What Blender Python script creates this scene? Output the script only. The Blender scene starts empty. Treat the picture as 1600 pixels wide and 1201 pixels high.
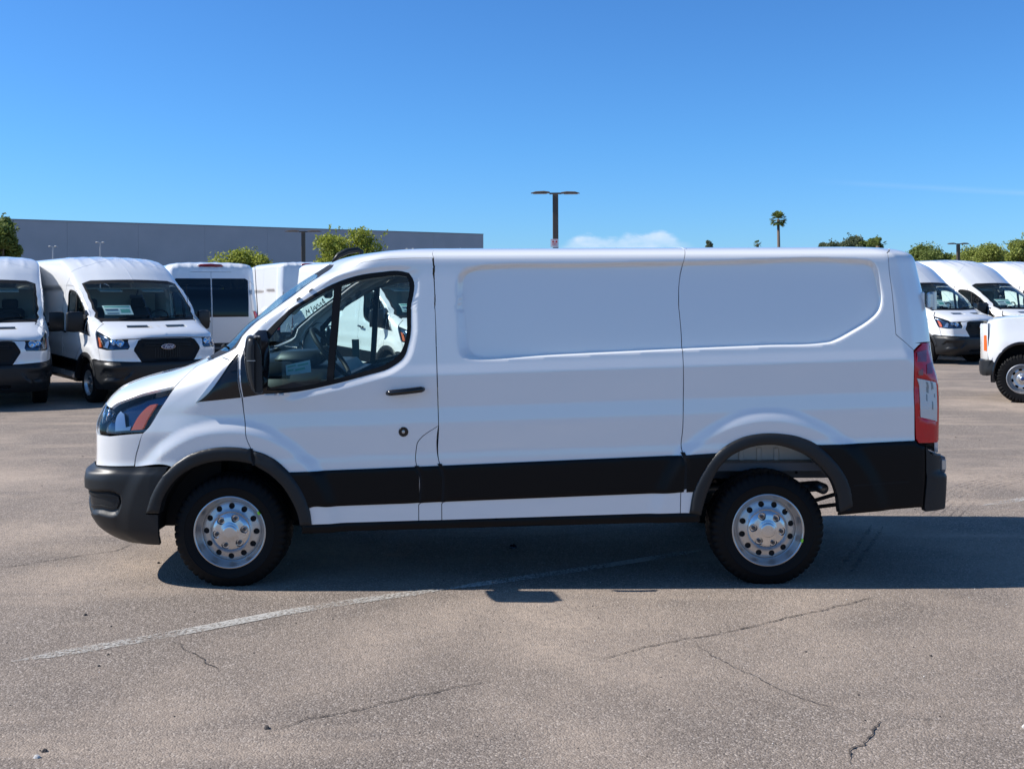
import bpy, math, random
import numpy as np
from mathutils import Vector, Matrix, Euler
from mathutils.geometry import delaunay_2d_cdt
R = math.radians
random.seed(7); np.random.seed(7)

# ------------------------------------------------------------------ camera
F_PX, CAM_D, CAM_H, HOR, ROLL = 1657.0, 6.47, 1.769, 464.0, R(0.24)
scene = bpy.context.scene
cam = bpy.data.cameras.new('camera'); camo = bpy.data.objects.new('camera', cam)
scene.collection.objects.link(camo); scene.camera = camo
camo.location = (0, -CAM_D, CAM_H)
camo.rotation_euler = (Matrix.Rotation(ROLL, 4, 'Y') @ Matrix.Rotation(R(90), 4, 'X')).to_euler()
cam.sensor_fit = 'HORIZONTAL'; cam.sensor_width = 36.0
cam.lens = F_PX / 1600 * 36
cam.shift_y = -(600.5 - HOR) / 1600
cam.clip_start = 0.05; cam.clip_end = 6000
# ------------------------------------------------------------------ world and sun
SUN_EL, SUN_EPS = 40.9, 2.2          # elevation; sun almost along -X, slightly behind the vans (+Y)
# clear-air correction by elevation (same all round the compass)
SKYT = [(0, (.43, .76, 1.22, 1)), (.05, (.41, .76, 1.22, 1)), (.14, (.38, .78, 1.22, 1)), (.3, (.37, .76, 1.2, 1)), (1, (.58, .84, .98, 1))]
world = bpy.data.worlds.new('World'); scene.world = world; world.use_nodes = True
wn = world.node_tree.nodes; wl = world.node_tree.links; wn.clear()
wo = wn.new('ShaderNodeOutputWorld'); wb = wn.new('ShaderNodeBackground')
sky = wn.new('ShaderNodeTexSky'); sky.sky_type = 'NISHITA'; sky.sun_disc = False
sky.sun_elevation = R(SUN_EL)
sd = Vector((-math.cos(R(SUN_EL)) * math.cos(R(SUN_EPS)), math.cos(R(SUN_EL)) * math.sin(R(SUN_EPS)), math.sin(R(SUN_EL))))
sky.sun_rotation = math.atan2(sd.x, sd.y)
sky.air_density = 1.0; sky.dust_density = 0.3; sky.ozone_density = 2.6; sky.altitude = 350
hs = wn.new('ShaderNodeMix'); hs.data_type = 'RGBA'; hs.blend_type = 'MULTIPLY'; hs.inputs[0].default_value = 1.0
wl.new(sky.outputs[0], hs.inputs[6])
# low clouds near the horizon and thin cirrus streaks, by direction
tc = wn.new('ShaderNodeTexCoord'); sep = wn.new('ShaderNodeSeparateXYZ'); wl.new(tc.outputs['Generated'], sep.inputs[0])
def wm(op, a, b=None, c=None, clamp=False):
    n = wn.new('ShaderNodeMath'); n.operation = op; n.use_clamp = clamp
    for i, v in enumerate((a, b, c)):
        if v is None: continue
        if isinstance(v, (int, float)): n.inputs[i].default_value = v
        else: wl.new(v, n.inputs[i])
    return n.outputs[0]
az = wm('ARCTAN2', sep.outputs[0], sep.outputs[1]); el = wm('ARCSINE', sep.outputs[2])
cr_ = wn.new('ShaderNodeValToRGB'); wl.new(wm('MULTIPLY', sep.outputs[2], 1.0, clamp=True), cr_.inputs[0]); wl.new(cr_.outputs[0], hs.inputs[7])
_e = cr_.color_ramp.elements; _e[0].position = 0.0; _e[0].color = SKYT[0][1]; _e[1].position = 1.0; _e[1].color = SKYT[-1][1]
for _p, _c_ in SKYT[1:-1]:
    _k = _e.new(_p); _k.color = _c_
comb = wn.new('ShaderNodeCombineXYZ'); wl.new(az, comb.inputs[0]); wl.new(el, comb.inputs[1])
def noise(scale, stretch, detail=6, rough=.6):
    mp = wn.new('ShaderNodeMapping'); mp.inputs['Scale'].default_value = stretch; wl.new(comb.outputs[0], mp.inputs[0])
    n = wn.new('ShaderNodeTexNoise'); n.inputs['Scale'].default_value = scale; n.inputs['Detail'].default_value = detail
    n.inputs['Roughness'].default_value = rough; wl.new(mp.outputs[0], n.inputs[0]); return n.outputs[0]
# cumulus bank: az .05-.16, el .050-.066
na = noise(26, (1, 2.2, 1))
ca = wm('MULTIPLY', wm('SUBTRACT', 1.0, wm('ABSOLUTE', wm('DIVIDE', wm('SUBTRACT', az, .107), .068)), clamp=True), 1.0)
top = wm('ADD', .046, wm('MULTIPLY', wm('SMOOTH_MIN', wm('MULTIPLY', ca, 2.2), 1.0, .3), wm('MULTIPLY', na, .030)))
cm = wm('MULTIPLY', wm('MULTIPLY', wm('SUBTRACT', top, el), 160.0, clamp=True), wm('MULTIPLY', ca, 3.0, clamp=True))
cm = wm('MULTIPLY', cm, wm('MULTIPLY_ADD', na, 1.7, -.28, clamp=True))
nb = noise(9, (1, 14, 1), 4)
sl = wm('SUBTRACT', el, wm('ADD', .0915, wm('MULTIPLY', wm('SUBTRACT', az, .40), -.10)))
cb = wm('SUBTRACT', 1.0, wm('ABSOLUTE', wm('DIVIDE', sl, .0035)), clamp=True)
cb = wm('MULTIPLY', cb, wm('MULTIPLY', wm('SUBTRACT', az, .27), 9.0, clamp=True))
cb = wm('MULTIPLY', wm('MULTIPLY', cb, nb), .14)
cfac = wm('ADD', wm('MULTIPLY', cm, .62), cb, clamp=True)
mixc = wn.new('ShaderNodeMix'); mixc.data_type = 'RGBA'; wl.new(cfac, mixc.inputs[0]); wl.new(hs.outputs[2], mixc.inputs[6])
mixc.inputs[7].default_value = (7.4, 7.6, 8.4, 1)
wl.new(mixc.outputs[2], wb.inputs[0]); wb.inputs[1].default_value = 0.100
wl.new(wb.outputs[0], wo.inputs[0])
sun = bpy.data.lights.new('sun', 'SUN'); sun.energy = 5.0; sun.angle = R(.53); sun.color = (1, .955, .89)
suno = bpy.data.objects.new('sun', sun); scene.collection.objects.link(suno)
suno.rotation_euler = sd.to_track_quat('Z', 'Y').to_euler(); suno.location = sd * 50
vs = scene.view_settings; vs.view_transform = 'Standard'; vs.look = 'None'; vs.gamma = 1; vs.exposure = 0.42
try: vs.use_curve_mapping = False
except Exception: pass
scene.render.engine = 'CYCLES'
scene.cycles.max_bounces = 8; scene.cycles.transparent_max_bounces = 16; scene.cycles.glossy_bounces = 4

# ------------------------------------------------------------------ generic helpers
def link(o, parent=None):
    scene.collection.objects.link(o)
    if parent is not None: o.parent = parent
    return o
def tag(o, label=None, cat=None, group=None, kind=None):
    if label: o['label'] = label
    if cat: o['category'] = cat
    if group: o['group'] = group
    if kind: o['kind'] = kind
    return o
def empty(name, loc=(0, 0, 0), rz=0.0):
    o = bpy.data.objects.new(name, None); link(o); o.location = loc; o.rotation_euler = (0, 0, rz); o.empty_display_size = .3
    return o
def mobj(name, V, Fc, mat, parent=None, smooth=True, normals=None, sharp=None):
    me = bpy.data.meshes.new(name)
    me.from_pydata([tuple(map(float, v)) for v in V], [], [tuple(map(int, f)) for f in Fc])
    mats = mat if isinstance(mat, (list, tuple)) else [mat]
    for m in mats: me.materials.append(m)
    if smooth: me.shade_smooth()
    if smooth and normals is None and sharp is not None: me.set_sharp_from_angle(angle=R(sharp))
    me.validate(clean_customdata=False)
    if normals is not None and len(normals) == len(me.vertices):
        me.normals_split_custom_set_from_vertices([tuple(map(float, n)) for n in normals])
    me.update()
    o = bpy.data.objects.new(name, me); link(o, parent); return o
class MB:
    """collects simple solids, linked as one mesh"""
    def __init__(s): s.V = []; s.F = []
    def add(s, V, F):
        b = len(s.V); s.V += [tuple(v) for v in V]; s.F += [tuple(i + b for i in f) for f in F]; return s
    def box(s, c, size, rot=None, bev=0.0):
        x, y, z = [v / 2 for v in size]
        if bev <= 0:
            V = [(a * x, b * y, d * z) for a in (-1, 1) for b in (-1, 1) for d in (-1, 1)]
            F = [(0, 1, 3, 2), (4, 6, 7, 5), (0, 4, 5, 1), (2, 3, 7, 6), (0, 2, 6, 4), (1, 5, 7, 3)]
        else:
            V = []; F = []; b = min(bev, x * .98, y * .98, z * .98)
            idx = {}
            for sx in (-1, 1):
                for sy in (-1, 1):
                    for sz in (-1, 1):
                        for k in range(3):
                            p = [sx * (x - b), sy * (y - b), sz * (z - b)]
                            p[k] = (sx * x, sy * y, sz * z)[k]
                            idx[(sx, sy, sz, k)] = len(V); V.append(tuple(p))
            for k in range(3):
                o1, o2 = [i for i in range(3) if i != k]
                for sg in (-1, 1):
                    q = []
                    for (a, d) in ((-1, -1), (1, -1), (1, 1), (-1, 1)):
                        t = [0, 0, 0]; t[k] = sg; t[o1] = a; t[o2] = d; q.append(idx[(t[0], t[1], t[2], k)])
                    F.append(tuple(q))
            for k in range(3):
                o1, o2 = [i for i in range(3) if i != k]
                for a in (-1, 1):
                    for d in (-1, 1):
                        t1 = [0, 0, 0]; t1[o1] = a; t1[o2] = d; t2 = list(t1); t1[k] = -1; t2[k] = 1
                        F.append((idx[(*t1, o1)], idx[(*t2, o1)], idx[(*t2, o2)], idx[(*t1, o2)]))
            for sx in (-1, 1):
                for sy in (-1, 1):
                    for sz in (-1, 1): F.append(tuple(idx[(sx, sy, sz, k)] for k in range(3)))
        if rot is not None:
            m = Euler(rot).to_matrix(); V = [tuple(m @ Vector(v)) for v in V]
        V = [(v[0] + c[0], v[1] + c[1], v[2] + c[2]) for v in V]
        return s.add(V, F)
    def tube(s, pts, r, n=10, cap=True):
        pts = [Vector(p) for p in pts]; rs = r if isinstance(r, (list, tuple)) else [r] * len(pts)
        V = []; F = []; up = None
        for i, p in enumerate(pts):
            d = (pts[min(i + 1, len(pts) - 1)] - pts[max(i - 1, 0)]).normalized()
            if up is None:
                up = Vector((0, 0, 1)) if abs(d.z) < .9 else Vector((1, 0, 0))
            a = d.cross(up)
            if a.length < 1e-4: a = d.cross(Vector((0, 1, 0)))
            a.normalize(); b = d.cross(a).normalized(); up = -b if False else up
            for k in range(n):
                t = 2 * math.pi * k / n; V.append(tuple(p + a * rs[i] * math.cos(t) + b * rs[i] * math.sin(t)))
        for i in range(len(pts) - 1):
            for k in range(n):
                k2 = (k + 1) % n; F.append((i * n + k, i * n + k2, (i + 1) * n + k2, (i + 1) * n + k))
        if cap:
            F.append(tuple(range(n))[::-1]); F.append(tuple((len(pts) - 1) * n + k for k in range(n)))
        return s.add(V, F)
    def build(s, name, mat, parent=None, smooth=False, sharp=None):
        o = mobj(name, s.V, s.F, mat, parent, smooth=smooth, sharp=sharp)
        import bmesh
        bm = bmesh.new(); bm.from_mesh(o.data); bmesh.ops.recalc_face_normals(bm, faces=bm.faces); bm.to_mesh(o.data); bm.free()
        if smooth and sharp: o.data.set_sharp_from_angle(angle=R(sharp))
        return o

# ------------------------------------------------------------------ materials
def mat(name, col, rough=.5, metal=0.0, coat=0.0, spec=.5, **kw):
    m = bpy.data.materials.new(name); m.use_nodes = True; b = m.node_tree.nodes['Principled BSDF']
    b.inputs['Base Color'].default_value = (*col, 1); b.inputs['Roughness'].default_value = rough
    b.inputs['Metallic'].default_value = metal; b.inputs['Coat Weight'].default_value = coat
    b.inputs['Coat Roughness'].default_value = .03; b.inputs['Specular IOR Level'].default_value = spec
    m['p'] = 1
    if kw.get('bump'):
        sc, st = kw['bump']; nt = m.node_tree
        n = nt.nodes.new('ShaderNodeTexNoise'); n.inputs['Scale'].default_value = sc; n.inputs['Detail'].default_value = kw.get('detail', 3)
        tcn = nt.nodes.new('ShaderNodeTexCoord'); nt.links.new(tcn.outputs['Object'], n.inputs[0])
        bp = nt.nodes.new('ShaderNodeBump'); bp.inputs['Strength'].default_value = 1.0; bp.inputs['Distance'].default_value = st
        nt.links.new(n.outputs[0], bp.inputs['Height']); nt.links.new(bp.outputs[0], b.inputs['Normal'])
        if kw.get('coatbump', True): nt.links.new(bp.outputs[0], b.inputs['Coat Normal'])
        if kw.get('rv'):
            mr = nt.nodes.new('ShaderNodeMapRange'); mr.inputs[3].default_value = rough - kw['rv']; mr.inputs[4].default_value = rough + kw['rv']
            n2 = nt.nodes.new('ShaderNodeTexNoise'); n2.inputs['Scale'].default_value = 6; n2.inputs['Detail'].default_value = 5
            nt.links.new(tcn.outputs['Object'], n2.inputs[0]); nt.links.new(n2.outputs[0], mr.inputs[0]); nt.links.new(mr.outputs[0], b.inputs['Roughness'])
    return m
def glass(name, tint, ior=1.45, rough=0.0):
    m = bpy.data.materials.new(name); m.use_nodes = True; nt = m.node_tree; nt.nodes.clear()
    o = nt.nodes.new('ShaderNodeOutputMaterial'); mx = nt.nodes.new('ShaderNodeMixShader'); fr = nt.nodes.new('ShaderNodeFresnel')
    ge = nt.nodes.new('ShaderNodeNewGeometry'); mp = nt.nodes.new('ShaderNodeMapRange'); mp.inputs[3].default_value = ior; mp.inputs[4].default_value = 1 / ior
    nt.links.new(ge.outputs['Backfacing'], mp.inputs[0]); nt.links.new(mp.outputs[0], fr.inputs[0]); tr = nt.nodes.new('ShaderNodeBsdfTransparent'); tr.inputs[0].default_value = (*tint, 1)
    gl = nt.nodes.new('ShaderNodeBsdfGlossy'); gl.inputs['Roughness'].default_value = rough
    nt.links.new(fr.outputs[0], mx.inputs[0]); nt.links.new(tr.outputs[0], mx.inputs[1]); nt.links.new(gl.outputs[0], mx.inputs[2]); nt.links.new(mx.outputs[0], o.inputs[0])
    return m
M = {}
M['paint'] = mat('white_paint', (.81, .81, .80), .35, coat=1.0, bump=(5.0, .0005), detail=1)
for _m in ('paint',): M[_m].node_tree.nodes['Principled BSDF'].inputs['Coat IOR'].default_value = 1.75
M['jamb'] = mat('white_paint_inner', (.66, .66, .65), .5)
M['clad'] = mat('black_side_cladding', (.005, .005, .006), .30, spec=.16, bump=(900, .00006))
M['plastic'] = mat('charcoal_bumper_plastic', (.015, .016, .0175), .42, spec=.35, bump=(700, .00012), rv=.06)
M['trim'] = mat('gloss_black_trim', (.008, .008, .010), .16)
M['rubber'] = mat('black_rubber', (.007, .007, .0075), .6, spec=.25)
M['tyre'] = mat('tyre_rubber', (.006, .006, .0065), .6, spec=.15, bump=(300, .0002))
M['tyre_letters'] = mat('tyre_lettering', (.028, .028, .028), .5)
M['dark'] = mat('underbody_black', (.012, .012, .013), .7, spec=.2)
M['frame'] = mat('painted_frame_steel', (.09, .10, .12), .45)
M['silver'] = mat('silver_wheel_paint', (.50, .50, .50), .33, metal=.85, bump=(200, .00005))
M['silver2'] = mat('silver_hub_cover', (.62, .62, .63), .22, metal=.9)
M['chrome'] = mat('chrome', (.8, .8, .8), .08, metal=1)
M['steel'] = mat('exhaust_steel', (.25, .25, .25), .4, metal=.9)
M['mirror'] = mat('mirror_glass', (.9, .9, .9), .01, metal=1)
M['interior'] = mat('dark_interior_plastic', (.014, .017, .022), .5)
M['headliner'] = mat('grey_headliner', (.34, .335, .31), .9)
M['nut'] = mat('shaded_wheel_nut', (.10, .10, .11), .3, metal=.8)  # dark tone carries the nut shadows in the hub cover pockets
M['greencard'] = mat('dark_green_tag', (.03, .07, .06), .6)
M['bluepaper'] = mat('pale_blue_sheet', (.40, .55, .60), .6)
M['fabric'] = mat('seat_fabric', (.02, .02, .022), .9)
M['paper'] = mat('window_sticker_paper', (.72, .74, .72), .7)
M['ink'] = mat('sticker_print', (.10, .14, .22), .7)
M['inkg'] = mat('sticker_print_green', (.16, .40, .34), .7)
M['lensgrey'] = mat('lens_reflection_grey', (.25, .26, .27), .3, metal=.5)  # tone of the reflections painted on the reversing lens
M['amber'] = mat('amber_reflector', (.75, .13, .02), .2, coat=1)
M['red'] = mat('red_lens', (.60, .002, .012), .12, coat=.5, bump=(60, .0008))
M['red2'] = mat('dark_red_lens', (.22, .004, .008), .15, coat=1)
M['clearlens'] = mat('clear_lens_fluted', (.62, .62, .60), .12, coat=1, bump=(90, .0025))
M['lampdark'] = mat('headlamp_bezel', (.045, .07, .11), .14, metal=.7)
M['guide'] = mat('light_guide', (.22, .28, .36), .25, metal=.6)
M['lampchrome'] = mat('headlamp_reflector', (.75, .8, .85), .06, metal=1)
M['greenmark'] = mat('green_inspection_mark', (.30, .72, .05), .6)
M['blue'] = mat('emblem_blue', (.012, .03, .12), .2, coat=1)
M['white'] = mat('white_print', (.8, .8, .8), .5)
M['chalk'] = mat('window_marker_white', (.75, .78, .8), .8)
M['marker'] = mat('window_marker_dark', (.03, .06, .09), .8)
M['ws'] = glass('windshield_glass', (.80, .93, .90))
M['tint'] = glass('quarter_glass_tinted', (.66, .86, .88), 1.45)
M['clear'] = glass('door_glass', (.84, .94, .92))
M['privacy'] = glass('privacy_glass', (.05, .06, .07), 1.5)
M['lens'] = glass('headlamp_lens', (.88, .93, .97), 1.45)
# ------------------------------------------------------------------ van body as one analytic skin P(D, q)
def pchip_slopes(x, y):
    """x [..,K], y [..,K] -> slopes [..,K]"""
    h = np.diff(x, axis=-1); h = np.where(np.abs(h) < 1e-9, 1e-9, h); d = np.diff(y, axis=-1) / h
    m = np.zeros_like(y)
    w1 = 2 * h[..., 1:] + h[..., :-1]; w2 = h[..., 1:] + 2 * h[..., :-1]
    a = d[..., :-1]; b = d[..., 1:]
    ok = (a * b) > 0
    with np.errstate(divide='ignore', invalid='ignore'):
        mm = (w1 + w2) / (w1 / np.where(ok, a, 1) + w2 / np.where(ok, b, 1))
    m[..., 1:-1] = np.where(ok, mm, 0)
    m[..., 0] = d[..., 0]; m[..., -1] = d[..., -1]
    return m
def herm(x0, x1, y0, y1, m0, m1, x):
    h = x1 - x0; t = (x - x0) / h; t2 = t * t; t3 = t2 * t
    return (2 * t3 - 3 * t2 + 1) * y0 + (t3 - 2 * t2 + t) * h * m0 + (-2 * t3 + 3 * t2) * y1 + (t3 - t2) * h * m1
class Pchip:
    def __init__(s, x, Y):
        s.x = np.asarray(x, float); s.Y = np.asarray(Y, float)
        if s.Y.ndim == 1: s.Y = s.Y[:, None]; s.one = True
        else: s.one = False
        s.m = pchip_slopes(s.x[None, :], s.Y.T).T
    def __call__(s, q):
        q = np.clip(np.asarray(q, float), s.x[0], s.x[-1]); i = np.clip(np.searchsorted(s.x, q, side='right') - 1, 0, len(s.x) - 2)
        r = herm(s.x[i][:, None], s.x[i + 1][:, None], s.Y[i], s.Y[i + 1], s.m[i], s.m[i + 1], q[:, None])
        return r[:, 0] if s.one else r

FF = np.array([0, .25, .5, .65, .76, .85, .91, .955, .985, 1.0])
DF = np.array([0, .25, .5, .66, .79, .91, 1.01, 1.12, 1.29, 1.60])
D_S0, D_S1 = 1.60, 6.00
DR = np.array([0, .09, .17, .24, .32, .42, .72, 1.22]) + D_S1
D_END = DR[-1]
PAT = np.array([0, .02, .075, .135, .185, .23, .27, .31, .36, .48])
LV = [  # q, x at the ten front stations
 (.22, [-2.52, -2.51, -2.48, -2.44, -2.39, -2.32, -2.24, -2.14, -1.98, -1.80]),
 (.27, [-2.67, -2.66, -2.63, -2.59, -2.54, -2.47, -2.38, -2.27, -2.09, -1.90]),
 (.35, [-2.74, -2.73, -2.71, -2.68, -2.64, -2.58, -2.50, -2.39, -2.20, -1.95]),
 (.50, [-2.785, -2.78, -2.765, -2.74, -2.705, -2.66, -2.585, -2.475, -2.27, -1.95]),
 (.64, [-2.79, -2.785, -2.77, -2.745, -2.712, -2.672, -2.595, -2.485, -2.28, -1.95]),
 (.685, [-2.785, -2.78, -2.765, -2.74, -2.705, -2.655, -2.575, -2.465, -2.27, -1.95]),
 (.705, [-2.77, -2.765, -2.745, -2.70, -2.66, -2.615, -2.54, -2.43, -2.23, -1.95]),
 (.72, [-2.765, -2.76, -2.74, -2.685, -2.64, -2.597, -2.52, -2.41, -2.21, -1.95]),
 (.95, [-2.765, -2.76, -2.735, -2.68, -2.634, -2.588, -2.51, -2.395, -2.19, -1.93]),
 (1.04, [-2.745, -2.735, -2.705, -2.65, -2.60, -2.55, -2.475, -2.36, -2.16, -1.90]),
 (1.10, [-2.72, -2.705, -2.665, -2.615, -2.565, -2.505, -2.425, -2.31, -2.11, -1.86]),
 (1.17, [-2.68, -2.66, -2.60, -2.545, -2.49, -2.42, -2.33, -2.21, -2.01, -1.78]),
 (1.25, [-2.49, -2.47, -2.41, -2.34, -2.27, -2.19, -2.10, -2.00, -1.87, -1.68]),
 (1.30, [-2.27, -2.255, -2.22, -2.17, -2.12, -2.05, -1.98, -1.90, -1.79, -1.61]),
 (1.36, [-2.10, -2.09, -2.06, -2.02, -1.98, -1.93, -1.87, -1.80, -1.70, -1.54]),
 (1.45, [-1.96, -1.945, -1.905, -1.86, -1.81, -1.765, -1.71, -1.66, -1.58, -1.46]),
 (1.60, [-1.78, -1.77, -1.745, -1.715, -1.68, -1.64, -1.605, -1.562, -1.47, -1.31]),
 (1.69, list(-1.695 + PAT * .79)),
 (1.775, list(-1.605 + PAT * .90)),
 (1.90, list(-1.42 + PAT * .86)),
]
# slope of the flank dy_inset/dq (positive faces up)
SLQ = [(.20, -.30), (.34, -.12), (.38, -.02), (.50, .0), (.70, .0), (.745, .02), (.785, .03), (.80, .085), (.83, .085), (.852, -.045), (.98, -.045), (1.01, .02), (1.025, .088),
       (1.10, .088), (1.13, -.01), (1.28, -.02), (1.305, .02), (1.32, .15), (1.36, .15), (1.385, .08), (1.70, .09), (1.88, .09), (1.93, .06), (2.6, .06)]
_q = np.linspace(.2, 2.6, 1201); _s = np.interp(_q, [a for a, b in SLQ], [b for a, b in SLQ]); _yi = np.concatenate([[0], np.cumsum((_s[1:] + _s[:-1]) / 2 * np.diff(_q))])
_yi -= _yi[(_q > .7)].min(); _yi = np.clip(_yi, 0, None) + .0
def base_inset(q): return np.interp(q, _q, _yi)
XRPT = [(.2, 2.60), (.70, 2.635), (1.40, 2.635), (1.7, 2.61), (1.90, 2.572)]
# rear corner plan: lower (above the lamps it widens into a chamfer)
RLO_X = np.array([-.17, -.09, -.04, -.015, -.004, 0, .01, .02]); RLO_F = np.array([1, .993, .972, .945, .90, .82, .5, 0])
RUP_X = np.array([-.25, -.19, -.125, -.055, -.02, 0, .01, .02]); RUP_F = np.array([1, .992, .955, .905, .86, .78, .5, 0])

class Body:
    def __init__(s, roof='low'):
        s.roof = roof
        if roof == 'low':
            lv = list(LV); xr = list(XRPT)
            cap = [(1.96, 1.96, 0, -1.33, 2.560), (2.00, 1.998, .003, -1.27, 2.55), (2.03, 2.024, .014, -1.215, 2.535), (2.06, 2.045, .045, -1.14, 2.505), (2.09, 2.062, .095, -1.05, 2.46),
                   (2.13, 2.076, .17, -.93, 2.40), (2.20, 2.088, .36, -.75, 2.30), (2.30, 2.096, .64, -.58, 2.2), (2.40, 2.099, .92, -.45, 2.1)]
            s.q0 = 1.96
        else:
            lv = list(LV) + [(2.03, list(-1.24 + PAT))]; xr = list(XRPT) + [(2.03, 2.55)]
            H = 2.42 if roof == 'med' else 2.67
            if roof == 'med': lv += [(2.15, list(-1.05 + PAT)), (2.27, list(-.86 + PAT)), (2.36, list(-.68 + PAT))]
            else: lv += [(2.2, list(-1.04 + PAT)), (2.4, list(-.80 + PAT)), (2.53, list(-.62 + PAT)), (2.61, list(-.46 + PAT))]
            xr += [(H - .2, 2.52)]
            x0 = lv[-1][1][0]
            d = H - 1.96
            cap = [(1.96 + d, 1.96 + d, 0, x0 + .14, 2.49), (2.00 + d, 1.995 + d, .015, x0 + .24, 2.47), (2.03 + d, 2.02 + d, .035, x0 + .33, 2.44), (2.06 + d, 2.042 + d, .07, x0 + .42, 2.41), (2.09 + d, 2.060 + d, .12, x0 + .52, 2.37),
                   (2.13 + d, 2.075 + d, .20, x0 + .64, 2.31), (2.20 + d, 2.09 + d, .39, x0 + .78, 2.22), (2.30 + d, 2.10 + d, .66, x0 + .9, 2.1), (2.40 + d, 2.105 + d, .92, x0 + 1.0, 2.0)]
            s.q0 = H
        s.qtop = cap[-1][0]
        qs = [l[0] for l in lv] + [c[0] for c in cap]
        X = [l[1] for l in lv] + [list(c[3] + PAT * max(.25, 1 - (c[2] / 1.0))) for c in cap]
        s.fx = Pchip(qs, X)
        s.xr = Pchip([a for a, b in xr] + [c[0] for c in cap], [b for a, b in xr] + [c[4] for c in cap])
        s.zq = Pchip([.0, .5, 1.0, 1.5] + [c[0] for c in cap], [.0, .5, 1.0, 1.5] + [c[1] for c in cap])
        s.cap = Pchip([.0, 1.0, s.q0 - .05] + [c[0] for c in cap], [0, 0, 0] + [c[2] for c in cap])
        s.feat = []; s.bulge = []; s.ribs = roof != 'low'
    def whalf(s, q, x):
        tilt = .03 * x * np.clip((1.85 - q) / .4, 0, 1) * np.clip((q - .3) / .3, 0, 1)
        return np.clip(1.03 - base_inset(np.minimum(q, s.q0) - tilt) - s.cap(q), 0.0, None)
    def base(s, D, q):
        D = np.asarray(D, float); q = np.asarray(q, float)
        X = s.fx(q); xr = s.xr(q)
        u = np.clip((q - 1.2) / .25, 0, 1); u = (u * u * (3 - 2 * u))[:, None]
        rx = RLO_X * (1 - u) + RUP_X * u; rf = RLO_F * (1 - u) + RUP_F * u
        x = np.zeros_like(D); f = np.ones_like(D)
        xs1 = xr + rx[:, 0]
        # front
        a = D <= D_S0
        if a.any():
            Da = np.clip(D[a], 0, D_S0); i = np.clip(np.searchsorted(DF, Da, side='right') - 1, 0, len(DF) - 2); Xa = X[a]
            g = (xs1[a] - Xa[:, -1]) / (D_S1 - D_S0)
            m = pchip_slopes(DF[None, :], Xa); m[:, 0] = 0; m[:, -1] = g
            r = np.arange(len(Da))
            x[a] = herm(DF[i], DF[i + 1], Xa[r, i], Xa[r, i + 1], m[r, i], m[r, i + 1], Da)
            mf = pchip_slopes(DF[None, :], FF[None, :])[0]; mf[-1] = 0; mf[0] = 1
            f[a] = herm(DF[i], DF[i + 1], FF[i], FF[i + 1], mf[i], mf[i + 1], Da)
        b = (D > D_S0) & (D <= D_S1)
        t = (D[b] - D_S0) / (D_S1 - D_S0); x[b] = X[b, -1] * (1 - t) + xs1[b] * t
        c = D > D_S1
        if c.any():
            Dc = np.clip(D[c], 0, D_END); i = np.clip(np.searchsorted(DR, Dc, side='right') - 1, 0, len(DR) - 2)
            Xc = xr[c][:, None] + rx[c]; m = pchip_slopes(DR[None, :], Xc); m[:, 0] = (xs1[c] - X[c, -1]) / (D_S1 - D_S0); m[:, -1] = 0
            r = np.arange(len(Dc)); x[c] = herm(DR[i], DR[i + 1], Xc[r, i], Xc[r, i + 1], m[r, i], m[r, i + 1], Dc)
            Fc = rf[c]; mf = pchip_slopes(DR[None, :], Fc); mf[:, 0] = 0
            f[c] = herm(DR[i], DR[i + 1], Fc[r, i], Fc[r, i + 1], mf[r, i], mf[r, i + 1], Dc)
        w = s.whalf(q, np.clip(x, -2.8, 2.7))
        return np.stack([x, -f * w, s.zq(q)], 1)
    def disp(s, D, q, P, feats):
        """inward displacement"""
        d = np.zeros(len(D))
        for (cx, cz, r0, r1, amt) in s.bulge:
            r = np.hypot(P[:, 0] - cx, P[:, 2] - cz); t = np.clip((r - r0) / (r1 - r0), 0, 1); t = t * t * (3 - 2 * t)
            side = np.clip((D - 1.05) / .3, 0, 1) * np.clip((D_S1 - D) / .15, 0, 1)
            d -= amt * (1 - t) * side
        for (outer, inner, depth) in feats: d += depth * ratio(D, q, outer, inner)
        if s.ribs:
            for yy in (.16, .42, .68):
                k = np.abs(np.abs(P[:, 1]) - yy); w = np.clip(1 - k / .075, 0, 1)
                d -= .009 * w * w * (3 - 2 * w) * np.clip((q - s.q0 + .12) / .1, 0, 1) * np.clip((P[:, 0] + 1.3) / .1, 0, 1)
        return d
    def full(s, D, q, feats=(), off=0.0):
        D = np.asarray(D, float); q = np.asarray(q, float)
        e = 2e-3
        def B(D, q): return s.base(np.clip(D, 0, D_END), np.clip(q, .22, s.qtop))
        def nrm(fn, D, q):
            du = fn(D + e, q) - fn(D - e, q); dv = fn(D, np.minimum(q + e, s.qtop)) - fn(D, q - e)
            n = np.cross(du, dv); l = np.linalg.norm(n, axis=1, keepdims=True); bad = l[:, 0] < 1e-9
            n = n / np.where(l < 1e-9, 1, l); n[bad] = (0, 0, 1)
            return n
        c = np.array([0., 0., 1.1])
        def orient(n, P): return n
        def Q(D, q):
            P = B(D, q); n = orient(nrm(B, D, q), P)
            return P - n * (s.disp(np.clip(D, 0, D_END), q, P, feats) - off)[:, None]
        P = Q(D, q); n = orient(nrm(Q, D, q), P)
        return P, n
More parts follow.
